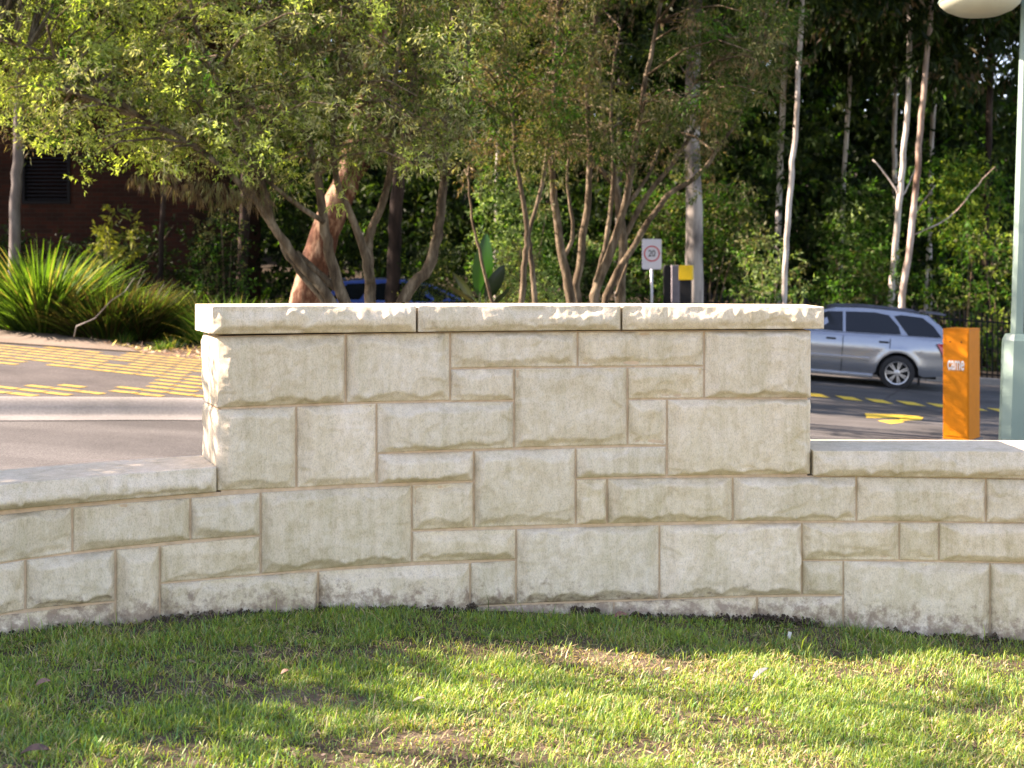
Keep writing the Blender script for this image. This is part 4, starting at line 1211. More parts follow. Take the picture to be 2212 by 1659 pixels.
shrub([(-200, 700), (-200, 480), (-40, 520), (60, 500), (200, 540), (330, 500), (420, 470), (430, 640), (420, 700)], 23.6, .6, 260, 36, .10, .035, .30, ([4, 1], [DARK, ((0.012, 0.030, 0.008), (0.030, 0.058, 0.014))]), 'low dark undergrowth added to darken the foot of the brick wall', 86, 'undergrowth', 'undergrowth')  # dark leaves added to deepen the shade before the building
# yellow-green low plants by the building
shrub([(80, 640), (85, 600), (120, 560), (150, 570), (150, 640)], 22, .3, 34, 34, .12, .045, .20, ([3, 1], [((.12, .13, .02), (.2, .2, .04)), OLIVE]), 'low mustard green plant before the brick wall, left one', 84, 'leafy_plant', 'plant', stems=3)
shrub([(200, 560), (210, 470), (240, 450), (290, 480), (280, 560)], 22.3, .3, 30, 24, .14, .04, .26, ([3, 1], [((.13, .15, .02), (.22, .22, .05)), OLIVE]), 'taller sparse yellow-green plant before the brick wall', 85, 'leafy_plant', 'plant', stems=4)

# trees out of frame to the left; the picture shows their shade on the lawn and the left coping
def shade_tree(x, y, topz, w_, label, seed, n=150, zlo=None, tall=()):
    g = np.random.default_rng(seed)
    gz_ = float(lawn_z(x)); t = thing('screen_shrub', (x, y, gz_), label, 'shrub')
    zlo = 0.5 if zlo is None else zlo
    c = np.column_stack([g.normal(x, w_ * .4, n), g.normal(y, w_ * .45, n), g.uniform(zlo, topz, n)])
    c[:, 2] += 0.25 * vn(c[:, 1] * 2.3, c[:, 0], seed) - 0.4 * np.abs(c[:, 1] - y) / w_
    mb = MB()
    for i in range(5):
        q = c[i * 7]; mb.tube([Vector((x, y, gz_)), Vector((x + (q[0] - x) * .4, y + (q[1] - y) * .4, (gz_ + q[2]) / 2)), Vector(q)], [.05, .035, .012], 6)
    for dx, dy, zt in tall:      # long whippy shoots above the mass
        q = Vector((x + dx, y + dy, zt)); mb.tube([Vector((x, y, 1.5)), Vector((x + dx * .6, y + dy * .6, zt * .7)), q - Vector((.25, .05, .25)), q, q + Vector((.3, .05, .22))], [.03, .025, .02, .018, .01], 5)
        c = np.vstack([c, np.array([[q.x + .3, q.y + .05, q.z + .25], [q.x + .22, q.y + .02, q.z + .2], [q.x + .34, q.y, q.z + .12]])])
    link('stem', mb.mesh('stem', True), t, M['bark_brown'], world=True)
    link('foliage', np_mesh('foliage', *clusters(c, .26, 46, .09, .034, ([3, 2], [GREEN, OLIVE]), g)), t, M['leaf'], world=True)
shade_tree(-5.0, 5.6, 3.55, 0.9, 'screening shrub out of view to the left, in line with the wall', 201, 620, tall=())
shade_tree(-5.2, 4.75, 3.3, 0.75, 'screening shrub out of view to the left, nearer than the wall', 202, 520, tall=((.2, .40, 4.4), (.3, -.05, 4.1)))
shade_tree(-5.5, 3.95, 3.2, 0.6, 'screening shrub out of view at the near left', 203, 200, tall=((.5, .50, 4.55),))

# ------------------------------------------------------------------ far woods: one leafy mass behind the separate trees
def far_woods():
    g = np.random.default_rng(77); parts = []
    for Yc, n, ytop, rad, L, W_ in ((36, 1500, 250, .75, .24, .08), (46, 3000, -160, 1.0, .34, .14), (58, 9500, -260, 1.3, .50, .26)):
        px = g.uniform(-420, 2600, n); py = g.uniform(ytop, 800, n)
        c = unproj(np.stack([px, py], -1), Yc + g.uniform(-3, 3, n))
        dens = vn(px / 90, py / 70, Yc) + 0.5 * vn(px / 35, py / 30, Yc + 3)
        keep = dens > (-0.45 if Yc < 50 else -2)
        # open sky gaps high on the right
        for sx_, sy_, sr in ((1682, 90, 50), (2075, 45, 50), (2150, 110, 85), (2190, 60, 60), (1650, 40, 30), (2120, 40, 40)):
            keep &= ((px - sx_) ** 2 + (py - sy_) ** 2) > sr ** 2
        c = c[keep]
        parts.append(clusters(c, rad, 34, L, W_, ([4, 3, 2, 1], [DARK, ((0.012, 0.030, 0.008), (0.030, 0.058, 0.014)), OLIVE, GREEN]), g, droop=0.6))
    # unseen roof of the wood, added above and left of view for shade
    n = 2600
    X = g.uniform(-46, 26, n); Yv = g.uniform(23, 52, n)
    Z = 1.55 + 0.225 * Yv + 0.8 + g.uniform(0, 6, n)
    k2 = (vn(X / 2.4, Yv / 2.4, 5) + 0.5 * vn(X / 1.0, Yv / 1.0, 6) > -0.15) & ((X < -17) | ((Yv > 28) & (Yv - 28 > (X + 2) * .25)))
    parts.append(clusters(np.stack([X, Yv, Z], -1)[k2], 1.1, 30, .45, .16, ([4, 3], [DARK, OLIVE]), g, droop=0.6))
    v, f, c = join_parts(parts)
    tag(link('far_woods', np_mesh('far_woods', v, f, c), None, M['leaf']), 'dark mass of leafy bush closing the view behind the separate trunks', 'woodland', kind='stuff')
far_woods()

# ------------------------------------------------------------------ brick building at the left
M['brick'] = None
def mat_brick():
    m, t, bs = new_mat('dark_brick')
    tc = N(t, 'TexCoord'); mp = N(t, 'Mapping'); mp.inputs['Rotation'].default_value = (R(90), 0, 0)
    t.links.new(tc.outputs['Object'], mp.inputs[0])
    b = N(t, 'TexBrick'); b.inputs['Scale'].default_value = 1.0
    b.inputs['Brick Width'].default_value = 0.24; b.inputs['Row Height'].default_value = 0.086; b.inputs['Mortar Size'].default_value = 0.006
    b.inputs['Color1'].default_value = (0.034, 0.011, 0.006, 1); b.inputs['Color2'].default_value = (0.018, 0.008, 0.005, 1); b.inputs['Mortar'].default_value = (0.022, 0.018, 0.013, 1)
    t.links.new(mp.outputs[0], b.inputs['Vector'])
    n = noise(t, 1.2); r = ramp(t, n.outputs[0], [(.3, .75), (.7, 1.2)])
    c = mix(t, 1, b.outputs['Color'], r.outputs[0], 'MULTIPLY')
    t.links.new(c.outputs[0], bs.inputs['Base Color']); bs.inputs['Roughness'].default_value = .9; bs.inputs['Specular IOR Level'].default_value = .08
    bump(t, bs, b.outputs['Fac'], -.4, .01)
    return m
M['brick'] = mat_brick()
M['dark_metal'] = mat_simple('dark_metal', (0.006, 0.006, 0.006), .7, spec=.1)
M['black_metal'] = mat_simple('black_fence_metal', (0.008, 0.008, 0.009), .6, spec=.15)
YB = 26.4
bx0, bx1 = -18.0, (420 - CX) / FPX * YB
bz0 = float(hroad(-12)) - 0.8
bd = thing('brick_building', ((bx0 + bx1) / 2, YB + 3, bz0), 'dark red brick building in deep shade at the left behind the trees', 'building')
lx0, lx1 = (48 - CX) / FPX * YB, (152 - CX) / FPX * YB
lz1, lz0 = CAMZ - (252 - HY) / FPX * YB, CAMZ - (440 - HY) / FPX * YB
ox, oy = (bx0 + bx1) / 2, YB + 3
mb = MB()
for x0, x1, z0, z1 in ((bx0, lx0, bz0, 7.4), (lx1, bx1, bz0, 7.4), (lx0, lx1, bz0, lz0), (lx0, lx1, lz1, 7.4)):
    mb.box(x0 - ox, x1 - ox, YB - oy, YB + .3 - oy, z0 - bz0, z1 - bz0)
mb.box(bx0 - ox, bx1 - ox, YB + .3 - oy, YB + 7 - oy, 0, 7.4 - bz0)
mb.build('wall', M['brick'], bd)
mb = MB(); mb.box(bx0 - ox - .4, bx1 - ox + .5, YB - .6 - oy, YB + 7.4 - oy, 7.404 - bz0, 7.7 - bz0); mb.build('roof', M['dark_metal'], bd)
lv = MB(); 
for a_, b_, c_, d_ in ((lx0, lx0 + .06, lz0, lz1), (lx1 - .06, lx1, lz0, lz1), (lx0 + .06, lx1 - .06, lz0, lz0 + .06), (lx0 + .06, lx1 - .06, lz1 - .06, lz1)):
    lv.box(a_ - ox, b_ - ox, YB - .03 - oy, YB + .12 - oy, c_ - bz0, d_ - bz0)
wf = lv.build('louvre_window', M['dark_metal'], bd)
M['slat'] = mat_simple('louvre_slat', (0.016, 0.015, 0.016), .7, spec=.1)
nsl = 22; slat_me = MB(); slat_me.prism([(0, 0), (.10, .045), (.10, .052), (0, .007)], 'x', 0, lx1 - lx0 - .13); slat_me = slat_me.mesh('slat'); slat_me.materials.append(M['slat'])
for i in range(nsl):
    o = link('slat', slat_me, wf); o.location = (lx0 + .065 - ox, YB - .01 - oy, lz0 + .08 + i * (lz1 - lz0 - .18) / (nsl - 1) - bz0)

# ------------------------------------------------------------------ cars
M['silver'] = mat_simple('silver_paint', (0.30, 0.32, 0.345), .26, .7, var=.02, coat=.8)
M['blue'] = mat_simple('blue_paint', (0.035, 0.08, 0.28), .28, .25, var=.02, coat=.9)
M['glass'] = mat_simple('car_glass', (0.006, 0.008, 0.009), .08, 0, var=.02, spec=.45)
M['tyre'] = mat_simple('tyre', (0.018, 0.018, 0.018), .85)
M['rim'] = mat_simple('alloy_rim', (0.50, 0.50, 0.50), .3, .8, var=.03)
M['red_lens'] = mat_simple('red_lens', (0.45, 0.01, 0.015), .15, spec=.8)
M['clear_lens'] = mat_simple('clear_lens', (0.6, 0.6, 0.6), .12, spec=.8)
M['black_trim'] = mat_simple('black_trim', (0.014, 0.014, 0.014), .6, spec=.2)
M['rail'] = mat_simple('roof_rail', (0.08, 0.09, 0.12), .4, .4)

def wagon(name, label, paint, loc, rz, pitch):
    """x forward, z=0 at the ground, rear axle at x=0"""
    t = thing(name, loc, label, 'car')
    t.rotation_euler = Matrix.Rotation(rz, 3, 'Z').to_euler()
    t.rotation_euler = (Matrix.Rotation(rz, 3, 'Z') @ Matrix.Rotation(-pitch, 3, 'Y')).to_euler()
    HW = 0.85; WB = 2.53; AR = 0.375
    def arc(cx, n=12):
        return [(cx - AR * math.cos(a_), 0.31 + AR * math.sin(a_)) for a_ in [math.pi * k_ / n for k_ in range(n + 1)]]
    xs_ = sorted(set([round(v_, 3) for v_ in list(np.linspace(-.96, 3.44, 45)) + [cx_ + AR * math.cos(math.pi * k_ / 14) for cx_ in (0, WB) for k_ in range(15)]]))
    topx = [-.96, -.93, -.90, .2, 1.6, 2.35, 2.9, 3.30, 3.42, 3.44]; topz = [.70, .93, 1.0, .99, .965, .94, .87, .77, .66, .52]
    botx = [-.96, -.90, -.6, -.4, .4, .5, 2.0, 2.2, 3.0, 3.38, 3.44]; botz = [.44, .32, .29, .26, .24, .22, .22, .24, .24, .28, .40]
    def zlow(x):
        z = float(np.interp(x, botx, botz))
        for cx_ in (0, WB):
            d_ = AR * AR - (x - cx_) ** 2
            if d_ >= 0: z = max(z, .31 + math.sqrt(d_))
        return z
    def half(x, z):
        k_ = 1 - 0.07 * max(0, (z - .74) / .26) ** 1.5 - 0.05 * max(0, (.42 - z) / .2) ** 1.3 + .006 * math.exp(-((z - .74) / .05) ** 2)
        if x < -.55: k_ -= .14 * ((-.55 - x) / .41) ** 1.7
        if x > 2.9: k_ -= .24 * ((x - 2.9) / .54) ** 1.8
        for cx_ in (0, WB):
            k_ += .018 * math.exp(-((math.hypot(x - cx_, z - .31) - AR - .02) / .06) ** 2)
        return HW * k_
    rows_ = 10; tops_ = 5
    mb = MB(); ncol = rows_ + 1 + tops_ + rows_ + 1
    for x in xs_:
        zl_, zt2 = zlow(x), float(np.interp(x, topx, topz))
        zs_ = [zl_ + (zt2 - zl_) * (q / rows_) for q in range(rows_ + 1)]
        sec = [(x, -half(x, z), z) for z in zs_]
        h_ = half(x, zt2) - .03
        mid_ = [(x, -h_ + 2 * h_ * (q / (tops_ - 1)), zt2 + .012 + .018 * math.sin(math.pi * q / (tops_ - 1))) for q in range(tops_)]
        sec += mid_ + [(x, half(x, z), z) for z in reversed(zs_)]
        mb.v += sec
    for i in range(len(xs_) - 1):
        for q in range(ncol - 1):
            a_ = i * ncol + q; mb.f.append((a_, a_ + 1, a_ + ncol + 1, a_ + ncol))
    mb.f.append(tuple(range(ncol))); mb.f.append(tuple((len(xs_) - 1) * ncol + q for q in range(ncol))[::-1])
    mb.build('body', M[paint], t, smooth=True)
    # cabin
    prof = [(-0.90, 0.98, .70), (-0.72, 1.22, .64), (-0.50, 1.40, .58), (-0.05, 1.445, .575), (0.6, 1.465, .575), (1.15, 1.44, .57), (1.55, 1.33, .58), (2.30, 0.945, .70)]
    cb = MB()
    for s_ in (-1, 1):
        for x, z, h in prof: cb.v.append((x, s_ * h, z))
    for s_ in (-1, 1):
        for x, z, h in prof: cb.v.append((x, s_ * .785, 0.93))
    m_ = len(prof)
    for i in range(m_ - 1):
        cb.f.append((i, i + 1, m_ + i + 1, m_ + i))
        for s_ in (0, 1):
            cb.f.append((s_ * m_ + i, s_ * m_ + i + 1, (s_ + 2) * m_ + i + 1, (s_ + 2) * m_ + i))
    cb.build('cabin', M[paint], t, bevel=0.03)
    # glass, lying just proud of the sloping cabin sides
    def side_pt(x, z, s_, off=.012):
        zs = np.interp(x, [q[0] for q in prof], [q[1] for q in prof]); hs = np.interp(x, [q[0] for q in prof], [q[2] for q in prof])
        f_ = (z - .93) / max(zs - .93, .01)
        return (x, s_ * (.785 + (hs - .785) * f_ + off), z)
    def window(nm, poly, s_):
        wb = MB(); pts = [side_pt(x, z, s_, .014) for x, z in poly]; inn = [side_pt(x, z, s_, -.02) for x, z in poly]
        wb.v += pts + inn; k_ = len(poly)
        wb.f.append(tuple(range(k_)))
        for i in range(k_): wb.f.append((i, (i + 1) % k_, k_ + (i + 1) % k_, k_ + i))
        wb.build(nm, M['glass'], t)
    for s_ in (-1, 1):
        window('front_window', [(2.08, .995), (1.52, 1.27), (1.28, 1.345), (1.02, 1.36), (1.00, 1.0)], s_)
        window('rear_window', [(.95, 1.0), (.97, 1.365), (.45, 1.385), (.20, 1.35), (.02, 1.16), (-.03, 1.02)], s_)
        window('quarter_window', [(-.16, 1.01), (.10, 1.34), (-.02, 1.37), (-.40, 1.345), (-.60, 1.20), (-.74, 1.02)], s_)
    tg = MB(); tg.v += [(-.915, -.60, 1.02), (-.915, .60, 1.02), (-.56, .50, 1.36), (-.56, -.50, 1.36)]; tg.f.append((0, 1, 2, 3)); tg.v += [(-.88, -.60, 1.0), (-.88, .60, 1.0), (-.53, .50, 1.34), (-.53, -.50, 1.34)]
    for i in range(4): tg.f.append((i, (i + 1) % 4, 4 + (i + 1) % 4, 4 + i))
    tg.build('tailgate_glass', M['glass'], t)
    ws_ = MB(); ws_.v += [(2.25, -.60, .985), (2.25, .60, .985), (1.60, .52, 1.33), (1.60, -.52, 1.33)]; ws_.f.append((0, 1, 2, 3)); ws_.v += [(2.2, -.6, .96), (2.2, .6, .96), (1.55, .52, 1.3), (1.55, -.52, 1.3)]
    for i in range(4): ws_.f.append((i, (i + 1) % 4, 4 + (i + 1) % 4, 4 + i))
    ws_.build('windscreen', M['glass'], t)
    sp = MB(); sp.prism([(-.42, 1.43), (-.80, 1.40), (-.82, 1.435), (-.45, 1.465)], 'y', -.54, .54); sp.build('spoiler', M['rail'], t, bevel=.01)
    for s_ in (-1, 1):
        rl = MB(); rl.tube([(-.35, s_ * .54, 1.43), (-.2, s_ * .54, 1.455), (.6, s_ * .54, 1.478), (1.15, s_ * .53, 1.455), (1.3, s_ * .53, 1.41)], .014, 6); rl.build('roof_rail', M['rail'], t, smooth=True)
        for hx in (.18, 1.12):
            hd = MB(); hd.box(hx, hx + .17, s_ * .845 - .015, s_ * .845 + .015, .845, .875); hd.build('door_handle', M['black_trim'], t, bevel=.006)
        for x_, zb_ in ((.985, .27), (2.02, .27), (.15, .66)):
            ln = MB(); ln.box(x_, x_ + .012, s_ * .855 - .004, s_ * .855 + .0045, zb_, .93); ln.build('door_gap', M['black_trim'], t)
        
        rb = MB(); rb.box(.50, 2.0, s_ * .862 - .012, s_ * .862 + .012, .50, .56); rb.build('rub_strip', M[paint], t, bevel=.01)
        sk = MB(); sk.box(.42, 2.12, s_ * .80 - .03, s_ * .80 + .045, .185, .26); sk.build('side_skirt', M[paint], t, bevel=.02)
        tl = MB(); tl.v += [(-.66, s_ * .835, .90), (-.955, s_ * .74, .90), (-.965, s_ * .735, .70), (-.80, s_ * .82, .66)]; tl.v += [(x, y + s_ * .03 if i in (0, 3) else y, z) for i, (x, y, z) in enumerate(tl.v[:4])]
        tl.v[5] = (-.985, s_ * .765, .90); tl.v[6] = (-.995, s_ * .76, .70)
        tl.f.append((4, 5, 6, 7)); tl.f += [(i, (i + 1) % 4, 4 + (i + 1) % 4, 4 + i) for i in range(4)]
        tl.build('tail_light', M['red_lens'], t)
        hl = MB(); hl.v += [(3.10, s_ * .82, .78), (3.39, s_ * .62, .70), (3.43, s_ * .60, .58), (3.20, s_ * .82, .60)]; hl.v += [(x + .02, y + s_ * .02, z) for x, y, z in hl.v[:4]]
        hl.f.append((4, 5, 6, 7)); hl.f += [(i, (i + 1) % 4, 4 + (i + 1) % 4, 4 + i) for i in range(4)]
        hl.build('headlight', M['clear_lens'], t)
        mr_ = MB(); mr_.box(1.85, 2.0, s_ * .95 - .09, s_ * .95 + .06, 1.0, 1.12); mr_.build('mirror', M[paint], t, bevel=.03)
        fl = MB(); fl.box(-.41, -.385, s_ * .74 - .1, s_ * .74 + .09, .12, .36); fl.build('mud_flap', M['black_trim'], t)
        for wx_ in (0.0, WB):
            wh = thing_part('wheel', t, (wx_, s_ * .76, .315))
            ty = MB(); ty.lathe([(.205, -.10), (.29, -.105), (.312, -.085), (.316, 0), (.312, .085), (.29, .105), (.205, .10)], 32, 'y'); ty.build('tyre', M['tyre'], wh, smooth=True)
            rm = MB(); rm.lathe([(.205, -.095), (.205, .095)], 32, 'y'); rm.lathe([(.212, s_ * .09), (.212, s_ * .104), (.196, s_ * .100), (.19, s_ * .05)], 32, 'y')
            rm.lathe([(.055, s_ * .06), (.055, s_ * .098), (.03, s_ * .104), (0.001, s_ * .104)], 16, 'y')
            for q in range(7):
                a_ = 2 * math.pi * q / 7
                for da in (-.13, .13):
                    c0 = (.05 * math.cos(a_ + da), .05 * math.sin(a_ + da)); c1 = (.198 * math.cos(a_ + da * .9), .198 * math.sin(a_ + da * .9))
                    nx_, nz_ = -math.sin(a_) * .011, math.cos(a_) * .011
                    rm.prism([(c0[0] - nx_, c0[1] - nz_), (c1[0] - nx_, c1[1] - nz_), (c1[0] + nx_, c1[1] + nz_), (c0[0] + nx_, c0[1] + nz_)], 'y', s_ * .075, s_ * .098)
            rm.build('rim', M['rim'], wh)
            dk = MB(); dk.lathe([(.001, s_ * .03), (.20, s_ * .03)], 24, 'y'); dk.build('brake_disc', M['black_trim'], wh)
    # dark inside of the arches and floor
    fl = MB(); fl.box(-.7, 3.2, -.70, .70, .24, .62); fl.build('underbody', M['black_trim'], t)
    bpn = MB(); bpn.box(-1.0, -.93, -.74, .74, .36, .58); bpn.build('rear_bumper', M[paint], t, bevel=.03)
    return t
def thing_part(name, parent, loc):
    o = bpy.data.objects.new(name, None); COL.objects.link(o); o.parent = parent; o.location = loc; o.empty_display_size = .1
    return o
gp = P(1955, 842, 22.9)
wagon('station_wagon', 'silver station wagon seen from its left side on the road right of the wall', 'silver', (gp.x, 22.9 + .76, gp.z), R(180 - 13), 0.068)
bp = P(700, 900, 26.5)
wagon('station_wagon', 'dark blue station wagon half hidden behind the tree stems above the wall', 'blue', (-3.3, 28.0, CAMZ - 1.69), R(8), -0.02)
# road the blue car stands on is the car park behind the verge

# ------------------------------------------------------------------ orange barrier cabinet
M['orange'] = mat_simple('orange_paint', (0.62, 0.185, 0.0015), .5, var=.07, spec=.22)
M['white_print'] = mat_simple('white_print', (0.72, 0.68, 0.60), .6)
M['pale_print'] = mat_simple('faded_print', (0.62, 0.36, 0.14), .6)
Yc = 14.6
c0 = P(2093, 946, Yc)
th = R(-38)
gzc = float(hroad(c0.x))
cab = thing('barrier_cabinet', (c0.x, c0.y, gzc), 'bright orange boom gate cabinet standing in front of the silver car', 'cabinet', rz=th)
CW, CD = .305, .40
ztop = CAMZ - (711 - HY) / FPX * Yc - gzc
mb = MB(); mb.box(-CW, 0, .0, CD, .06, ztop - .012); mb.build('housing', M['orange'], cab, bevel=.006)
mb = MB(); mb.prism([(-CW - .006, -.008), (.006, -.008), (.006, CD + .006), (-CW - .006, CD + .006)], 'z', ztop - .010, ztop); mb.v[4:8] = [(x * .97, y * .97 + .004, z) for x, y, z in mb.v[4:8]]; mb.build('lid', M['orange'], cab, bevel=.004)
mb = MB(); mb.box(-CW + .022, -.012, -.010, -.001, .10, ztop - .045); mb.build('door', M['orange'], cab, bevel=.003)
mb = MB(); mb.box(-CW - .03, .03, -.03, CD + .03, -.15, .058); mb.build('plinth', M['concrete'], cab)
for x_ in (-.215, -.085):
    mb = MB(); mb.lathe([(.001, -.016), (.008, -.015), (.009, -.0102)], 12, 'y', (x_, 0, ztop - .155)); mb.build('screw', M['black_trim'], cab)
def text(body, size, loc, mat, parent, rot=(R(90), 0, 0), align='CENTER', ext=.0008, sx=1.0, bold=0.0):
    cu = bpy.data.curves.new('lettering', 'FONT'); cu.body = body; cu.size = size; cu.align_x = align; cu.align_y = 'CENTER'; cu.extrude = ext; cu.offset = bold
    tmp = bpy.data.objects.new('tmp', cu); COL.objects.link(tmp)
    dg = bpy.context.evaluated_depsgraph_get(); dg.update()
    me = bpy.data.meshes.new_from_object(tmp.evaluated_get(dg))
    bpy.data.objects.remove(tmp)
    o = link('lettering', me, parent, mat); o.location = loc; o.rotation_euler = rot; o.scale = (sx, 1, 1)
    return o
zl = ztop - (785 - 711) / FPX * Yc
# white panel-like logo: thick outlined letters
lg = text('came', .155, (-.148, -.0125, zl - .012), M['white_print'], cab, sx=.60, bold=.003); lg.scale = (.60, 1.45, 1)
text('CANCELLI AUTOMATICI', .028, (-.148, -.0125, zl - .088), M['pale_print'], cab, sx=.62)

# ------------------------------------------------------------------ lamp post
M['lamp_paint'] = mat_simple('pale_green_paint', (0.17, 0.25, 0.20), .45, var=.04, scale=3)
M['lamp_bowl'] = mat_simple('lamp_bowl', (0.55, 0.56, 0.40), .35, var=.03)
M['pole_shade'] = M['lamp_paint']
Yl = 11.3
b0 = P(2192, 946, Yl)
gzl = float(hroad(b0.x))
lp = thing('lamp_post', (b0.x - .02, Yl, gzl), 'pale green lamp post with a fat octagonal lower part at the right edge', 'street lamp')
lp.rotation_euler = (0, R(1.6), 0)
zt_ = CAMZ - (735 - HY) / FPX * Yl - gzl
def octa(mb, prof, rot=R(12)):
    b = len(mb.v)
    for r_, z_ in prof:
        for j in range(8):
            a_ = 2 * math.pi * j / 8 + rot; mb.v.append((r_ * math.cos(a_), r_ * math.sin(a_), z_))
    for i in range(len(prof) - 1):
        for j in range(8):
            k_ = (j + 1) % 8; mb.f.append((b + i * 8 + j, b + i * 8 + k_, b + (i + 1) * 8 + k_, b + (i + 1) * 8 + j))
    mb.f.append(tuple(b + j for j in range(8))); mb.f.append(tuple(b + (len(prof) - 1) * 8 + j for j in range(8)))
mb = MB(); octa(mb, [(.145, -.1), (.145, 0), (.137, .02), (.127, zt_), (.100, zt_ + .055), (.060, zt_ + .062)]); mb.build('base_section', M['lamp_paint'], lp)
mb = MB(); octa(mb, [(.056, zt_ + .063), (.046, 4.72)]); mb.build('pole', M['lamp_paint'], lp)
hz = CAMZ - (10 - HY) / FPX * Yl - gzl
mb = MB(); mb.tube([(0.0, 0, hz + .10), (-.10, 0, hz + .13), (-.22, 0, hz + .12)], [.035, .032, .03], 8); mb.build('arm', M['lamp_paint'], lp, smooth=True)
mb = MB(); mb.lathe([(.001, -.115), (.10, -.112), (.20, -.095), (.29, -.055), (.345, -.005), (.352, .012)], 36); o = mb.build('lamp_bowl', M['lamp_bowl'], lp, smooth=True); o.location = (-.42, 0, hz)
mb = MB(); mb.lathe([(.356, .010), (.36, .018), (.33, .07), (.22, .13), (.10, .16), (.001, .165)], 36); o = mb.build('lamp_hood', M['lamp_paint'], lp, smooth=True); o.location = (-.42, 0, hz)
# bulb housing ring
# ------------------------------------------------------------------ twenty sign, posts and yellow box
M['sign_white'] = mat_simple('sign_white', (0.62, 0.62, 0.66), .5, var=.05)
M['sign_red'] = mat_simple('sign_red', (0.55, 0.04, 0.05), .5)
M['sign_black'] = mat_simple('sign_black', (0.03, 0.04, 0.04), .5)
M['galv'] = mat_simple('galvanised', (0.42, 0.43, 0.45), .4, .5)
Ys = 25.6
sb = P(1408, 700, Ys); gzs = float(hroad(sb.x)) - .06
sg = thing('speed_sign', (sb.x, Ys, gzs), 'white sign with twenty in a red ring on a metal pole', 'road sign')
zc_ = CAMZ - (549 - HY) / FPX * Ys - gzs
sw, sh = .40, .62
mb = MB(); pl = []
for cx_, cz_, a0 in ((sw / 2 - .03, sh / 2 - .03, 0), (-sw / 2 + .03, sh / 2 - .03, 90), (-sw / 2 + .03, -sh / 2 + .03, 180), (sw / 2 - .03, -sh / 2 + .03, 270)):
    for k_ in range(4): a_ = R(a0 + 30 * k_); pl.append((cx_ + .03 * math.cos(a_), zc_ + cz_ + .03 * math.sin(a_)))
mb.prism(pl, 'y', -.006, 0); mb.build('plate', M['sign_white'], sg)
rg_ = MB(); n = 40
for k_ in range(n):
    a_, b_ = 2 * math.pi * k_ / n, 2 * math.pi * (k_ + 1) / n
    rg_.poly([(r_ * math.cos(q), -.0085, zc_ + .01 + r_ * math.sin(q)) for r_, q in ((.138, a_), (.165, a_), (.165, b_), (.138, b_))])
rg_.build('ring', M['sign_red'], sg)
text('20', .19, (0, -.0085, zc_ + .01), M['sign_black'], sg, sx=.78, bold=.003)
mb = MB(); mb.tube([(0, .032, -.1), (0, .032, zc_ + .28)], .028, 10); mb.build('pole', M['galv'], sg, smooth=True)
def post(x0, x1, ytop, Y, mat, name, label, cat, round_top=0):
    a_ = P(x0, ytop, Y); b_ = P(x1, ytop, Y); w_ = b_.x - a_.x; g_ = float(hroad(a_.x)) - .06
    h_ = a_.z - g_
    mb = MB()
    if round_top:
        pr = [(-w_ / 2, -.1), (w_ / 2, -.1), (w_ / 2, h_ - w_ * .4)] + [(w_ / 2 * math.cos(R(q)), h_ - w_ * .4 + w_ * .4 * math.sin(R(q))) for q in (20, 45, 70, 90, 110, 135, 160)] + [(-w_ / 2, h_ - w_ * .4)]
        mb.prism(pr, 'y', -w_ / 2, w_ / 2)
    else: mb.box(-w_ / 2, w_ / 2, -w_ / 2, w_ / 2, -.1, h_)
    o = mb.build(name, mat, bevel=.008); o.location = ((a_.x + b_.x) / 2, Y, g_)
    return tag(o, label, cat)
post(1433, 1449, 572, 26.0, M['black_trim'], 'black_post', 'round-topped black post right beside the twenty sign', 'post', 1)
post(1450, 1467, 573, 26.3, mat_simple('grey_post', (0.20, 0.18, 0.19), .8, bmp=.004), 'timber_post', 'grey timber post between the black post and the yellow box', 'post')
Yy = 24.2
a_ = P(1467, 573, Yy); b_ = P(1497, 605, Yy); g_ = float(hroad(a_.x)) - .06
yb = thing('ticket_box', ((a_.x + b_.x) / 2, Yy, g_), 'yellow box on a dark pedestal in front of the thick grey gum', 'box', rz=R(-14))
w_ = (b_.x - a_.x) * .95; z1_ = a_.z - g_; z0_ = b_.z - g_
M['yellow'] = mat_simple('yellow_paint', (0.80, 0.50, 0.005), .5, var=.04)
mb = MB(); mb.box(-w_ / 2, w_ / 2, -.12, .14, z0_, z1_); mb.build('hood', M['yellow'], yb, bevel=.012)
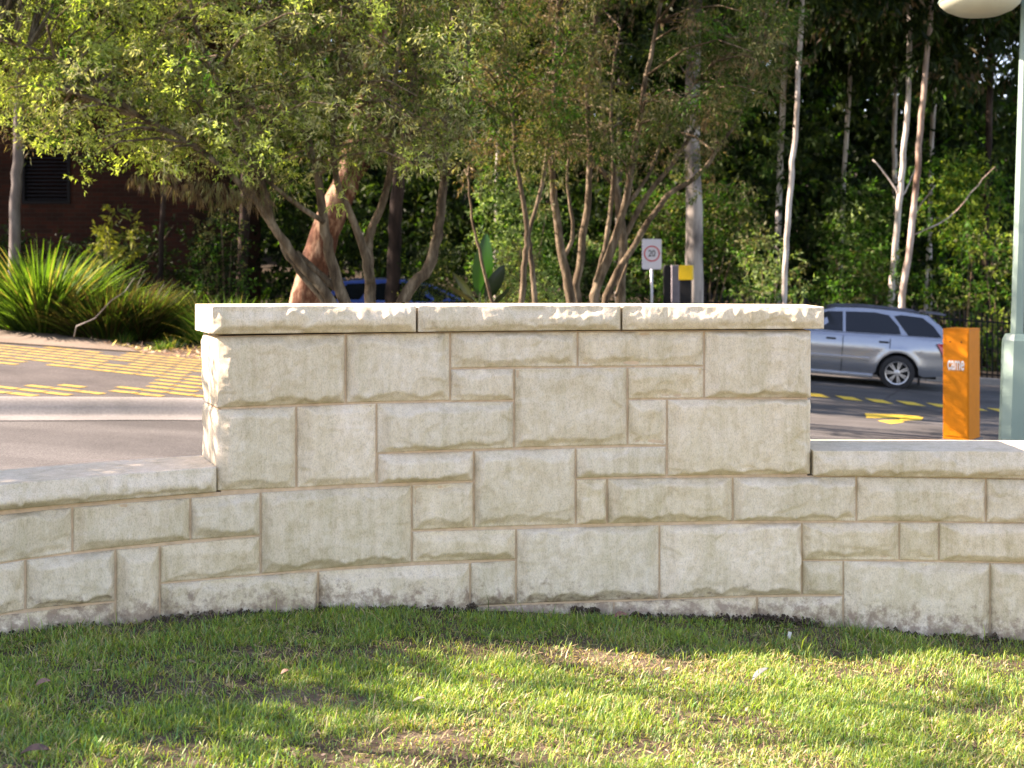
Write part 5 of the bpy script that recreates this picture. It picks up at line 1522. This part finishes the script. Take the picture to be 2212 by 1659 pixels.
mb = MB(); mb.box(-w_ / 2 + .02, w_ / 2 - .03, -.09, .12, 0, z0_ - .002); mb.build('pedestal', M['black_trim'], yb, bevel=.006)

# ------------------------------------------------------------------ iron fence behind the silver car
Yf = 26.6
x0f, x1f = 3.9, 15.6
fz = lambda x: float(hroad(x)) - .05
fe = thing('iron_fence', (x0f, Yf, fz(x0f)), 'black iron picket fence in the shade behind the silver car', 'fence')
pk_me = MB(); pk_me.box(-.011, .011, -.011, .011, .06, 1.46); pk_me.prism([(-.011, 1.461), (.011, 1.461), (0, 1.53)], 'y', -.006, .006); pk_me = pk_me.mesh('picket'); pk_me.materials.append(M['black_metal'])
n_p = int((x1f - x0f) / .115)
for i in range(n_p):
    x = i * .115
    o = link('picket', pk_me, fe); o.location = (x, 0, fz(x0f + x) - fz(x0f))
po_me = MB(); po_me.box(-.03, .03, -.03, .03, -.1, 1.56); po_me = po_me.mesh('post'); po_me.materials.append(M['black_metal'])
for i in range(6):
    x = i * 2.3 + .0575
    o = link('post', po_me, fe); o.location = (x, 0.04, fz(x0f + x) - fz(x0f))
for zr_ in (.18, 1.30):
    mb = MB(); L_ = x1f - x0f; dz_ = fz(x1f) - fz(x0f)
    mb.poly([(0, .012, zr_), (L_, .012, zr_ + dz_), (L_, .012, zr_ + .04 + dz_), (0, .012, zr_ + .04)])
    mb.poly([(0, .04, zr_), (L_, .04, zr_ + dz_), (L_, .04, zr_ + .04 + dz_), (0, .04, zr_ + .04)])
    mb.poly([(0, .012, zr_ + .04), (L_, .012, zr_ + .04 + dz_), (L_, .04, zr_ + .04 + dz_), (0, .04, zr_ + .04)])
    mb.build('rail', M['black_metal'], fe)
# kerb at the far side of the road, before the fence
mb = MB()
for i in range(20):
    xa = 2.5 + i * .85; xb = xa + .83
    b = len(mb.v)
    for x in (xa, xb):
        z_ = float(hroad(x)); mb.v += [(x, 25.5, z_ - .05), (x, 25.52, z_ + .13), (x, 25.66, z_ + .14), (x, 25.68, z_ - .05)]
    mb.f += [(b + j, b + 4 + j, b + 5 + j, b + 1 + j) for j in range(3)]
tag(mb.build('far_kerb', M['concrete']), kind='structure')
